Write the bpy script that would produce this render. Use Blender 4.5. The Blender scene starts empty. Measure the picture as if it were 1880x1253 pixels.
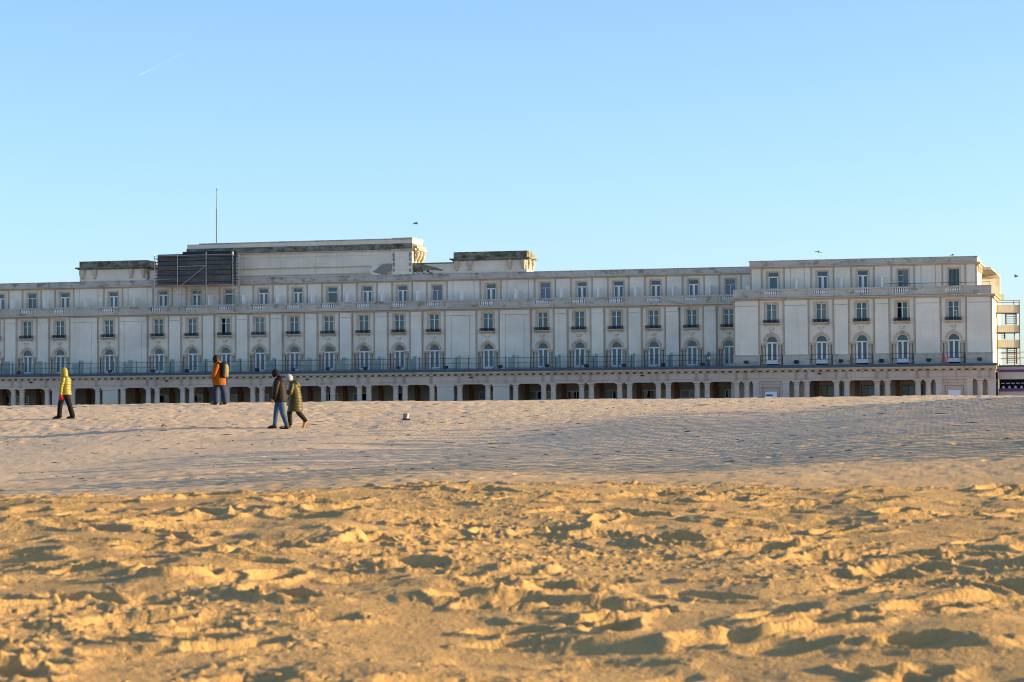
import bpy, bmesh, math, random
import numpy as np
from mathutils import Vector, Matrix
random.seed(7)
R = math.radians
scene = bpy.context.scene
COL = scene.collection

# ------------------------------------------------------------------ camera
CAM_Z = 0.53                        # lens a hand above knee height over the near sand
cam_data = bpy.data.cameras.new('camera')
cam_data.sensor_width = 36.0
cam_data.lens = 36.0 * 4440 / 1880
cam_data.clip_start = 0.1
cam_data.clip_end = 60000
cam = bpy.data.objects.new('camera', cam_data)
COL.objects.link(cam)
PITCH = math.atan(168.5 / 4440)
ROLL = 0.005
cam.matrix_world = (Matrix.Translation((0, 0, CAM_Z)) @ Matrix.Rotation(R(90) + PITCH, 4, 'X')
                    @ Matrix.Rotation(-ROLL, 4, 'Z'))
cam_data.dof.use_dof = True
cam_data.dof.focus_distance = 130
cam_data.dof.aperture_fstop = 10.5
scene.camera = cam
scene.cycles.filter_width = 1.05

# ------------------------------------------------------------------ sky, sun, exposure
SUN_EL = 12.0
world = bpy.data.worlds.new('World')
scene.world = world
world.use_nodes = True
wn = world.node_tree.nodes
wl = world.node_tree.links
bg = wn['Background']
sky = wn.new('ShaderNodeTexSky')
sky.sky_type = 'NISHITA'
sky.sun_disc = False
sky.sun_elevation = R(SUN_EL)
sky.sun_rotation = R(90)
sky.air_density = 0.8
sky.dust_density = 1.0
sky.ozone_density = 2.9
wl.new(sky.outputs[0], bg.inputs['Color'])
bg.inputs['Strength'].default_value = 0.15
sun_data = bpy.data.lights.new('sun', 'SUN')
sun_data.energy = 5.0
sun_data.angle = R(0.5)
sun_data.color = (1.0, 0.70, 0.31)
sun = bpy.data.objects.new('sun', sun_data)
sun.rotation_euler = (0, R(90 - SUN_EL), 0)
sun.location = (80, 0, 60)
COL.objects.link(sun)
scene.view_settings.view_transform = 'Standard'
scene.view_settings.look = 'None'
scene.view_settings.gamma = 1.0
scene.view_settings.exposure = 1.03

# ------------------------------------------------------------------ materials
def new_mat(name, base=(0.5, 0.5, 0.5), rough=0.8, spec=0.3, metal=0.0):
    m = bpy.data.materials.new(name)
    m.use_nodes = True
    b = m.node_tree.nodes['Principled BSDF']
    b.inputs['Base Color'].default_value = (*base, 1)
    b.inputs['Roughness'].default_value = rough
    b.inputs['Specular IOR Level'].default_value = spec
    b.inputs['Metallic'].default_value = metal
    return m

class NT:
    """small helper for building node graphs"""
    def __init__(s, m):
        s.t = m.node_tree; s.b = s.t.nodes['Principled BSDF']
        s.co = s.t.nodes.new('ShaderNodeTexCoord')
    def link(s, a, b): s.t.links.new(a, b)
    def mapping(s, scale, src='Object', rot=(0, 0, 0)):
        n = s.t.nodes.new('ShaderNodeMapping')
        n.inputs['Scale'].default_value = scale
        n.inputs['Rotation'].default_value = rot
        s.link(s.co.outputs[src], n.inputs['Vector']); return n.outputs[0]
    def pos(s, scale, rot=(0, 0, 0)):
        g = s.t.nodes.new('ShaderNodeNewGeometry')
        n = s.t.nodes.new('ShaderNodeMapping')
        n.inputs['Scale'].default_value = scale
        n.inputs['Rotation'].default_value = rot
        s.link(g.outputs['Position'], n.inputs['Vector']); return n.outputs[0]
    def noise(s, vec, scale=1, detail=4, rough=0.55, dist=0.0):
        n = s.t.nodes.new('ShaderNodeTexNoise')
        n.inputs['Scale'].default_value = scale
        n.inputs['Detail'].default_value = detail
        n.inputs['Roughness'].default_value = rough
        n.inputs['Distortion'].default_value = dist
        s.link(vec, n.inputs['Vector']); return n.outputs['Fac']
    def ramp(s, fac, stops):
        n = s.t.nodes.new('ShaderNodeValToRGB')
        e = n.color_ramp.elements
        while len(e) < len(stops): e.new(0.5)
        for el, (p, c) in zip(e, stops):
            el.position = p
            el.color = (*c, 1) if len(c) == 3 else c
        s.link(fac, n.inputs['Fac']); return n.outputs['Color']
    def rampv(s, fac, a, b, va=0.0, vb=1.0):
        n = s.t.nodes.new('ShaderNodeMapRange')
        n.inputs['From Min'].default_value = a; n.inputs['From Max'].default_value = b
        n.inputs['To Min'].default_value = va; n.inputs['To Max'].default_value = vb
        s.link(fac, n.inputs['Value']); return n.outputs[0]
    def mix(s, fac, a, b, mode='MIX'):
        n = s.t.nodes.new('ShaderNodeMix'); n.data_type = 'RGBA'; n.blend_type = mode
        for sock, v in ((n.inputs[0], fac), (n.inputs[6], a), (n.inputs[7], b)):
            if hasattr(v, 'is_output'): s.link(v, sock)
            elif isinstance(v, (int, float)): sock.default_value = v
            else: sock.default_value = (*v, 1)
        return n.outputs[2]
    def math(s, op, a, b=0.0):
        n = s.t.nodes.new('ShaderNodeMath'); n.operation = op
        for sock, v in ((n.inputs[0], a), (n.inputs[1], b)):
            if hasattr(v, 'is_output'): s.link(v, sock)
            else: sock.default_value = v
        return n.outputs[0]
    def bump(s, h, strength=0.3, dist=0.02, prev=None):
        n = s.t.nodes.new('ShaderNodeBump')
        if hasattr(strength, 'is_output'): s.link(strength, n.inputs['Strength'])
        else: n.inputs['Strength'].default_value = strength
        n.inputs['Distance'].default_value = dist
        s.link(h, n.inputs['Height'])
        if prev: s.link(prev, n.inputs['Normal'])
        return n.outputs[0]
    def color(s, c): s.link(c, s.b.inputs['Base Color'])
    def normal(s, n): s.link(n, s.b.inputs['Normal'])

def stucco(name, base, stain, amount=0.5, moss=None, moss_at=0.6, streak=(2.2, 2.2, 0.16)):
    m = new_mat(name, base, 0.85, 0.2)
    n = NT(m)
    blot = n.noise(n.pos((0.25, 0.25, 0.35)), 1, 6, 0.62)
    fine = n.noise(n.pos((6, 6, 6)), 1, 4, 0.6)
    st = n.noise(n.pos(streak), 1, 5, 0.65)
    c = n.mix(n.rampv(blot, 0.3, 0.72), tuple(x * 0.82 for x in base), tuple(min(1, x * 1.08) for x in base))
    c = n.mix(n.rampv(fine, 0.3, 0.8, 0, 0.25), c, tuple(x * 0.72 for x in base))
    c = n.mix(n.rampv(st, 0.55, 0.80, 0, amount), c, stain)
    if moss:
        mo = n.noise(n.pos((0.9, 0.9, 1.6)), 1, 7, 0.72)
        c = n.mix(n.rampv(mo, moss_at - 0.06, moss_at + 0.1, 0, 0.92), c, moss)
    n.color(c)
    n.normal(n.bump(fine, 0.25, 0.02))
    return m

M = {}
M['wall'] = stucco('pale_stucco', (0.77, 0.725, 0.615), (0.45, 0.36, 0.24), 0.6)
M['panel'] = stucco('panel_stucco', (0.80, 0.77, 0.665), (0.55, 0.46, 0.33), 0.5)
M['trim'] = stucco('stained_trim', (0.58, 0.49, 0.375), (0.20, 0.12, 0.065), 0.9, streak=(1.2, 1.2, 0.5))
M['fillet'] = stucco('stained_edge', (0.50, 0.42, 0.32), (0.22, 0.13, 0.07), 0.9, streak=(3, 3, 0.25))
M['parapet'] = stucco('parapet_concrete', (0.53, 0.51, 0.465), (0.20, 0.19, 0.16), 0.5, moss=(0.15, 0.15, 0.105), moss_at=0.56, streak=(1.6, 1.6, 0.6))
M['balustrade'] = stucco('weathered_balustrade', (0.55, 0.52, 0.455), (0.25, 0.24, 0.19), 0.55, moss=(0.20, 0.20, 0.14), moss_at=0.57)
M['moss'] = stucco('mossy_concrete', (0.27, 0.26, 0.22), (0.10, 0.11, 0.06), 0.7, moss=(0.055, 0.065, 0.028), moss_at=0.5, streak=(3, 3, 1.2))
M['baluster'] = new_mat('baluster_white', (0.84, 0.83, 0.81), 0.7)
M['stone'] = stucco('arcade_stone', (0.62, 0.49, 0.395), (0.27, 0.18, 0.12), 0.7, streak=(1.4, 1.4, 0.4))
M['column'] = stucco('column_stone', (0.68, 0.55, 0.455), (0.40, 0.29, 0.21), 0.5)
M['stonegrey'] = stucco('pier_stone', (0.64, 0.56, 0.48), (0.36, 0.25, 0.19), 0.35)
M['fascia'] = stucco('slate_fascia', (0.085, 0.115, 0.15), (0.05, 0.065, 0.08), 0.5)
M['white'] = new_mat('white_frame_paint', (0.78, 0.80, 0.82), 0.45)
M['iron'] = new_mat('black_iron', (0.018, 0.018, 0.022), 0.5, 0.4)
M['rail'] = new_mat('dark_blue_rail_paint', (0.035, 0.05, 0.065), 0.5, 0.4)
M['rust'] = stucco('brown_pilaster', (0.23, 0.105, 0.05), (0.12, 0.05, 0.025), 0.5)
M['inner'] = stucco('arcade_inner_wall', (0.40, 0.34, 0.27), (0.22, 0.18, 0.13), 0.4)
M['galv'] = new_mat('galvanised_tube', (0.42, 0.44, 0.46), 0.45, 0.5, 0.6)
M['darkmetal'] = new_mat('dark_metal', (0.05, 0.05, 0.055), 0.5)
M['pole'] = new_mat('flagpole_paint', (0.11, 0.10, 0.10), 0.5)
M['purple'] = new_mat('purple_paint', (0.14, 0.045, 0.16), 0.6)
M['red'] = new_mat('red_plastic', (0.38, 0.10, 0.10), 0.5)
M['patch'] = stucco('bare_render', (0.30, 0.29, 0.28), (0.20, 0.19, 0.18), 0.5)
M['sign'] = new_mat('sign_white', (0.80, 0.82, 0.85), 0.5)
M['signblue'] = new_mat('sign_blue', (0.06, 0.09, 0.24), 0.5)
M['stair'] = stucco('stair_panel', (0.58, 0.54, 0.44), (0.42, 0.36, 0.27), 0.35)

def glass(name, base, rough=0.04, spec=0.6, vary=0.6):
    m = new_mat(name, base, rough, spec)
    m.node_tree.nodes['Principled BSDF'].inputs['IOR'].default_value = 1.5
    n = NT(m)
    oi = m.node_tree.nodes.new('ShaderNodeObjectInfo')
    v = n.rampv(oi.outputs['Random'], 0, 1, 0, vary)
    ns = n.noise(n.pos((0.9, 0.9, 0.6)), 1, 3)
    c = n.mix(v, base, tuple(x * 0.35 for x in base))
    c = n.mix(n.rampv(ns, 0.35, 0.7, 0, 0.4), c, tuple(x * 0.5 for x in base))
    n.color(c)
    n.normal(n.bump(n.noise(n.pos((1.1, 1.1, 1.1)), 1, 2), 0.12, 0.05))
    return m
M['glass'] = glass('window_glass', (0.04, 0.105, 0.16))
M['glassteal'] = glass('teal_window_glass', (0.035, 0.115, 0.155))
M['glasspale'] = glass('curtained_window_glass', (0.15, 0.20, 0.21), vary=0.4)
M['glassblue'] = glass('bluish_window_glass', (0.10, 0.14, 0.27), vary=0.2)
M['glassdark'] = glass('arcade_glass', (0.012, 0.016, 0.02), vary=0.4)
M['glassgrey'] = glass('grey_blue_board', (0.12, 0.17, 0.20), 0.2, 0.5, 0.2)
M['void'] = new_mat('dark_room', (0.008, 0.009, 0.012), 0.9)
M['curtain'] = new_mat('pale_curtain', (0.34, 0.42, 0.44), 0.9)

def screen_mat():
    m = new_mat('green_glass_screen', (0.33, 0.46, 0.40), 0.25, 0.5)
    b = m.node_tree.nodes['Principled BSDF']
    b.inputs['Alpha'].default_value = 0.75
    n = NT(m)
    oi = m.node_tree.nodes.new('ShaderNodeObjectInfo')
    n.color(n.mix(oi.outputs['Random'], (0.36, 0.48, 0.40), (0.25, 0.40, 0.42)))
    return m
M['screen'] = screen_mat()

def tarp_mat():
    m = new_mat('weathered_tarp', (0.07, 0.075, 0.08), 0.6)
    n = NT(m)
    a = n.noise(n.pos((0.25, 0.25, 1.6)), 1, 5, 0.6)
    rust = n.noise(n.pos((0.55, 0.55, 0.75)), 1, 5, 0.55)
    lines = n.noise(n.pos((9, 9, 0.3)), 1, 2)
    c = n.mix(n.rampv(a, 0.35, 0.7), (0.04, 0.048, 0.05), (0.125, 0.13, 0.135))
    c = n.mix(n.rampv(rust, 0.53, 0.62, 0, 0.75), c, (0.13, 0.078, 0.03))
    c = n.mix(n.rampv(lines, 0.4, 0.7, 0, 0.4), c, (0.03, 0.035, 0.04))
    n.color(c)
    n.normal(n.bump(lines, 0.3, 0.03))
    return m
M['tarp'] = tarp_mat()
M['tarpblue'] = new_mat('dark_blue_tarp', (0.016, 0.022, 0.04), 0.55)

def cloth(name, base, rough=0.8, spec=0.2, wr=0.35):
    m = new_mat(name, base, rough, spec)
    n = NT(m)
    a = n.noise(n.pos((9, 9, 9)), 1, 4, 0.6)
    n.color(n.mix(n.rampv(a, 0.3, 0.75), tuple(x * 0.75 for x in base), tuple(x * 1.15 for x in base)))
    n.normal(n.bump(n.noise(n.pos((14, 14, 22)), 1, 3), wr, 0.03))
    return m
M['yellow'] = cloth('yellow_puffer', (0.24, 0.21, 0.018), 0.4, 0.5)
M['blackcloth'] = cloth('black_trousers', (0.008, 0.008, 0.01))
M['orange'] = cloth('orange_coat', (0.30, 0.085, 0.006))
M['jeans'] = cloth('dark_blue_jeans', (0.016, 0.028, 0.075))
M['jeanslight'] = cloth('light_blue_jeans', (0.045, 0.09, 0.16))
M['brown'] = cloth('dark_brown_jacket', (0.014, 0.009, 0.008), 0.6)
M['olive'] = cloth('olive_parka', (0.070, 0.058, 0.010), 0.5, 0.4)
M['olivedark'] = cloth('dark_trousers', (0.022, 0.023, 0.018))
M['hair'] = cloth('dark_hair', (0.012, 0.009, 0.008), 0.6)
M['beanie'] = cloth('pale_knit_hat', (0.38, 0.37, 0.41), 0.9)
M['blackhat'] = cloth('black_knit_hat', (0.01, 0.01, 0.012), 0.9)
M['skin'] = new_mat('skin', (0.50, 0.29, 0.20), 0.5)
M['redglove'] = cloth('red_glove', (0.55, 0.015, 0.02))
M['shoe'] = new_mat('black_shoe', (0.012, 0.012, 0.014), 0.5)
M['tanshoe'] = new_mat('tan_shoe', (0.45, 0.22, 0.04), 0.6)
M['pack'] = cloth('black_backpack_cloth', (0.012, 0.013, 0.016), 0.7)
M['packtan'] = cloth('khaki_backpack_cloth', (0.22, 0.17, 0.09), 0.7)
M['gullgrey'] = new_mat('gull_grey', (0.16, 0.17, 0.18), 0.8)
M['gulldark'] = new_mat('gull_dark', (0.035, 0.035, 0.04), 0.8)
M['gullwhite'] = new_mat('gull_white', (0.65, 0.65, 0.65), 0.8)
M['litter'] = new_mat('litter_card', (0.24, 0.19, 0.26), 0.6)
M['litterdark'] = new_mat('litter_dark', (0.05, 0.04, 0.06), 0.6)
M['litterwhite'] = new_mat('litter_pale', (0.70, 0.62, 0.55), 0.6)
M['seaweed'] = new_mat('dry_seaweed', (0.09, 0.072, 0.055), 0.9)
M['leaf'] = new_mat('orange_leaf', (0.40, 0.16, 0.03), 0.8)
M['stalk'] = new_mat('dry_stalk', (0.30, 0.24, 0.15), 0.9)
M['paving'] = stucco('promenade_paving', (0.33, 0.30, 0.27), (0.22, 0.2, 0.18), 0.3)

def contrail_mat():
    m = new_mat('contrail_ice', (0.85, 0.85, 0.85), 1.0, 0.0)
    n = NT(m)
    lw = m.node_tree.nodes.new('ShaderNodeLayerWeight')
    lw.inputs['Blend'].default_value = 0.5
    a = n.rampv(lw.outputs['Facing'], 0.0, 1.0, 0.08, 0.0)
    sx = m.node_tree.nodes.new('ShaderNodeSeparateXYZ')
    n.link(n.co.outputs['Generated'], sx.inputs[0])
    fade = n.rampv(sx.outputs['X'], 0.05, 1.0, 1.0, 0.12)
    n.link(n.math('MULTIPLY', a, fade), n.b.inputs['Alpha'])
    return m
M['contrail'] = contrail_mat()

def sand_mat():
    m = new_mat('beach_sand', (0.4, 0.3, 0.2), 0.95, 0.12)
    n = NT(m)
    sx = m.node_tree.nodes.new('ShaderNodeSeparateXYZ')
    g = m.node_tree.nodes.new('ShaderNodeNewGeometry')
    n.link(g.outputs['Position'], sx.inputs[0])
    wob = n.noise(n.pos((0.12, 0.12, 0.12)), 1, 3)
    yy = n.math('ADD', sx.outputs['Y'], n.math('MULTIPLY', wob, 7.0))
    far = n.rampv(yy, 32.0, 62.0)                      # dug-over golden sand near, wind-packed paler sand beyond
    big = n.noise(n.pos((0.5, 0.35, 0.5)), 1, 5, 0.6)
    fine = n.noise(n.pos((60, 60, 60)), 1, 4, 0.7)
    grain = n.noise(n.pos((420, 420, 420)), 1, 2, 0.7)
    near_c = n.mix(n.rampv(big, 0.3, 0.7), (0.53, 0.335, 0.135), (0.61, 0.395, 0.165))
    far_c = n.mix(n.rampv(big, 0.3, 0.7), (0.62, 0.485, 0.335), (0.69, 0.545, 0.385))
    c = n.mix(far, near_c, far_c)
    c = n.mix(n.rampv(fine, 0.35, 0.75, 0, 0.35), c, (0.30, 0.185, 0.09))
    c = n.mix(n.rampv(grain, 0.55, 0.75, 0, 0.35), c, (0.16, 0.11, 0.06))
    n.color(c)
    # wind ripples on the far sand
    wv = m.node_tree.nodes.new('ShaderNodeTexWave')
    wv.wave_type = 'BANDS'; wv.bands_direction = 'X'
    wv.inputs['Scale'].default_value = 1.0
    wv.inputs['Distortion'].default_value = 6.0
    wv.inputs['Detail'].default_value = 2.0
    wv.inputs['Detail Scale'].default_value = 0.8
    n.link(n.pos((2.4, 0.9, 1), (0, 0, R(25))), wv.inputs['Vector'])
    rp = n.noise(n.pos((0.22, 0.10, 0.2)), 1, 3)
    k = n.math('MULTIPLY', far, n.rampv(rp, 0.36, 0.6, 0.02, 0.15))
    b1 = n.bump(wv.outputs['Fac'], k, 0.035)
    lump = n.noise(n.pos((9, 9, 9)), 1, 5, 0.65)
    b2 = n.bump(lump, n.rampv(far, 0, 1, 0.35, 0.5), 0.04, b1)
    b3 = n.bump(fine, 0.75, 0.016, b2)
    n.normal(b3)
    return m
M['sand'] = sand_mat()

# ------------------------------------------------------------------ mesh building
class MB:
    """collects solids in facade coordinates: u along the front, w out of it, v up"""
    def __init__(s): s.v = []; s.f = []
    def add(s, vs, fs):
        o = len(s.v); s.v += [tuple(p) for p in vs]
        s.f += [tuple(i + o for i in f) for f in fs]; return s
    def box(s, u0, u1, w0, w1, v0, v1):
        return s.add([(a, b, c) for c in (v0, v1) for b in (w0, w1) for a in (u0, u1)],
              [(0, 1, 3, 2), (4, 5, 7, 6), (0, 1, 5, 4), (2, 3, 7, 6), (0, 2, 6, 4), (1, 3, 7, 5)])
    def prism(s, poly, w0, w1):
        n = len(poly)
        vs = [(a, w0, b) for a, b in poly] + [(a, w1, b) for a, b in poly]
        return s.add(vs, [tuple(range(n)), tuple(range(2 * n - 1, n - 1, -1))] + [(i, (i + 1) % n, n + (i + 1) % n, n + i) for i in range(n)])
    def prism_u(s, poly, u0, u1):            # profile in (w, v) swept along u
        n = len(poly)
        vs = [(u0, a, b) for a, b in poly] + [(u1, a, b) for a, b in poly]
        return s.add(vs, [tuple(range(n)), tuple(range(2 * n - 1, n - 1, -1))] + [(i, (i + 1) % n, n + (i + 1) % n, n + i) for i in range(n)])
    def lathe(s, u, w, prof, seg=14):
        vs = []; fs = []
        for r, z in prof:
            vs += [(u + r * math.cos(2 * math.pi * k / seg), w + r * math.sin(2 * math.pi * k / seg), z) for k in range(seg)]
        for i in range(len(prof) - 1):
            for k in range(seg):
                a = i * seg + k; b = i * seg + (k + 1) % seg
                fs.append((a, b, b + seg, a + seg))
        fs.append(tuple(range(seg))); fs.append(tuple(range(len(prof) * seg - 1, (len(prof) - 1) * seg - 1, -1)))
        return s.add(vs, fs)
    def tube(s, p, q, r, seg=6, r2=None):
        return s.loft([p, q], [(r, r), (r2 or r, r2 or r)], seg)
    def loft(s, pts, rad, seg=12):
        pts = [Vector(p) for p in pts]; vs = []; fs = []
        n = len(pts)
        for i, p in enumerate(pts):
            t = (pts[min(i + 1, n - 1)] - pts[max(i - 1, 0)]).normalized()
            a = Vector((1, 0, 0)) - t * t.x
            if a.length < 0.3: a = Vector((0, 0, 1)) - t * t.z
            a.normalize(); b = t.cross(a)
            ra, rb = rad[i]
            vs += [p + a * ra * math.cos(2 * math.pi * k / seg) + b * rb * math.sin(2 * math.pi * k / seg) for k in range(seg)]
        for i in range(n - 1):
            for k in range(seg):
                x = i * seg + k; y = i * seg + (k + 1) % seg
                fs.append((x, y, y + seg, x + seg))
        fs.append(tuple(range(seg))); fs.append(tuple(range(n * seg - 1, (n - 1) * seg - 1, -1)))
        return s.add(vs, fs)
    def arch(s, uc, vc, r0, r1, w0, w1, a0=0.0, a1=180.0, n=14):
        for i in range(n):
            t0 = R(a0 + (a1 - a0) * i / n); t1 = R(a0 + (a1 - a0) * (i + 1) / n)
            s.prism([(uc + r0 * math.cos(t0), vc + r0 * math.sin(t0)), (uc + r1 * math.cos(t0), vc + r1 * math.sin(t0)),
                     (uc + r1 * math.cos(t1), vc + r1 * math.sin(t1)), (uc + r0 * math.cos(t1), vc + r0 * math.sin(t1))], w0, w1)
        return s
    def mesh(s, name, org=(0, 0, 0), smooth=False, flip=True):
        me = bpy.data.meshes.new(name)
        k = -1 if flip else 1
        me.from_pydata([(a - org[0], k * (b - org[1]), c - org[2]) for a, b, c in s.v], [], s.f)
        bm = bmesh.new(); bm.from_mesh(me)
        bmesh.ops.recalc_face_normals(bm, faces=bm.faces)
        bm.to_mesh(me); bm.free()
        if smooth: me.polygons.foreach_set('use_smooth', [True] * len(me.polygons))
        return me

def part(name, me, mat, parent, loc=(0, 0, 0), kind=None, label=None):
    o = bpy.data.objects.new(name, me)
    if mat is not None and not me.materials: me.materials.append(M[mat])
    COL.objects.link(o)
    o.parent = parent
    o.location = loc
    if kind: o['kind'] = kind
    if label: o['label'] = label
    return o

def tag(o, label, cat, group=None, kind=None):
    if label: o['label'] = label
    if cat: o['category'] = cat
    if group: o['group'] = group
    if kind: o['kind'] = kind
    return o

def thing(name, loc, label, cat, group=None, rz=0.0):
    o = bpy.data.objects.new(name, None)
    o.empty_display_size = 0.5
    COL.objects.link(o)
    o.location = loc; o.rotation_euler = (0, 0, rz)
    return tag(o, label, cat, group)

# facade frame: the hotel front runs at TH to the picture plane, 270 m away
TH = R(14.92)
DIST = 270.0
BASE = 2.2                                      # promenade level above the lens
def fworld(u, w, v):
    return Vector((math.cos(TH) * u - math.sin(TH) * w, DIST - math.sin(TH) * u - math.cos(TH) * w, v + CAM_Z))
def fthing(name, u, w, v, label, cat, group=None):
    return thing(name, fworld(u, w, v), label, cat, group, -TH)

# ------------------------------------------------------------------ beach terrain
def sstep(a, b, x):
    t = np.clip((x - a) / (b - a), 0, 1); return t * t * (3 - 2 * t)
def macro(x, y):
    """height of the beach above the lens level, without footprints"""
    x = np.asarray(x, float); y = np.asarray(y, float)
    z = -0.94 + 0.0465 * np.clip(y, -30, 13.2)                    # near bank rising to a low crest
    z = z - 0.82 * sstep(13.0, 27, y)
    slope = 0.2 + 0.058 * (y - 72) + 0.0
    k = 0.25
    d = (slope - z) / k
    z = np.where(d > 20, slope, z + k * np.log1p(np.exp(np.clip(d, -30, 20))))   # soft maximum
    # the hollow behind the near bank falls away to the left, out of the low sun
    t = sstep(27, 44, y) * (1 - sstep(66, 87, y))
    xx = np.clip(x, -40, 17)
    z = z + t * (0.034 * (xx + 6) + 0.0010 * np.clip(xx, 0, None) ** 2)
    z = z + t * (0.055 * np.sin(x * 0.45 + y * 0.16 + 1.2) + 0.03 * np.sin(x * 0.83 - y * 0.21)) 
    top = 1.25 + 0.0065 * np.clip(x, -60, 60) + 0.0045 * np.clip(y - 88, 0, 165)
    e = (z - top) / 0.10
    z = np.where(e > 20, top, z - 0.10 * np.log1p(np.exp(np.clip(e, -30, 20))))  # soft minimum: the ridge
    return z

rng = np.random.RandomState(11)
_perm = rng.rand(256, 256)
def vnoise(x, y):
    xi = np.floor(x).astype(int); yi = np.floor(y).astype(int)
    fx = x - xi; fy = y - yi
    fx = fx * fx * fx * (fx * (fx * 6 - 15) + 10); fy = fy * fy * fy * (fy * (fy * 6 - 15) + 10)
    a = _perm[xi & 255, yi & 255]; b = _perm[(xi + 1) & 255, yi & 255]
    c = _perm[xi & 255, (yi + 1) & 255]; d = _perm[(xi + 1) & 255, (yi + 1) & 255]
    return (a * (1 - fx) + b * fx) * (1 - fy) + (c * (1 - fx) + d * fx) * fy - 0.5
def fbm(x, y, o=4, g=0.5):
    s = 0; a = 1.0
    for i in range(o):
        s = s + a * vnoise(x * 2 ** i + 17.3 * i, y * 2 ** i + 5.1 * i); a *= g
    return s
_jx = rng.rand(256, 256); _jy = rng.rand(256, 256)
def worley(x, y):
    xi = np.floor(x).astype(int); yi = np.floor(y).astype(int)
    d1 = np.full(x.shape, 9.0); d2 = np.full(x.shape, 9.0); idv = np.zeros(x.shape); ox = np.zeros(x.shape); oy = np.zeros(x.shape)
    for i in (-1, 0, 1):
        for j in (-1, 0, 1):
            a = (xi + i) & 255; b = (yi + j) & 255
            ex = xi + i + _jx[a, b] - x; ey = yi + j + _jy[a, b] - y
            d = np.hypot(ex, ey)
            m = d < d1; ox = np.where(m, ex, ox); oy = np.where(m, ey, oy)
            d2 = np.where(m, d1, np.minimum(d2, d)); idv = np.where(m, _perm[a, b], idv); d1 = np.where(m, d, d1)
    return d1, d2, idv, ox, oy
def plates(x, y):
    """broken crust: tilted flat blocks with cracks between"""
    d1, d2, k, ox, oy = worley(x, y)
    h = k + 0.9 * ((k * 7.13) % 1 - 0.5) * ox + 0.9 * ((k * 13.7) % 1 - 0.5) * oy
    return h * (0.25 + 0.75 * sstep(0.0, 0.16, d2 - d1))

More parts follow.
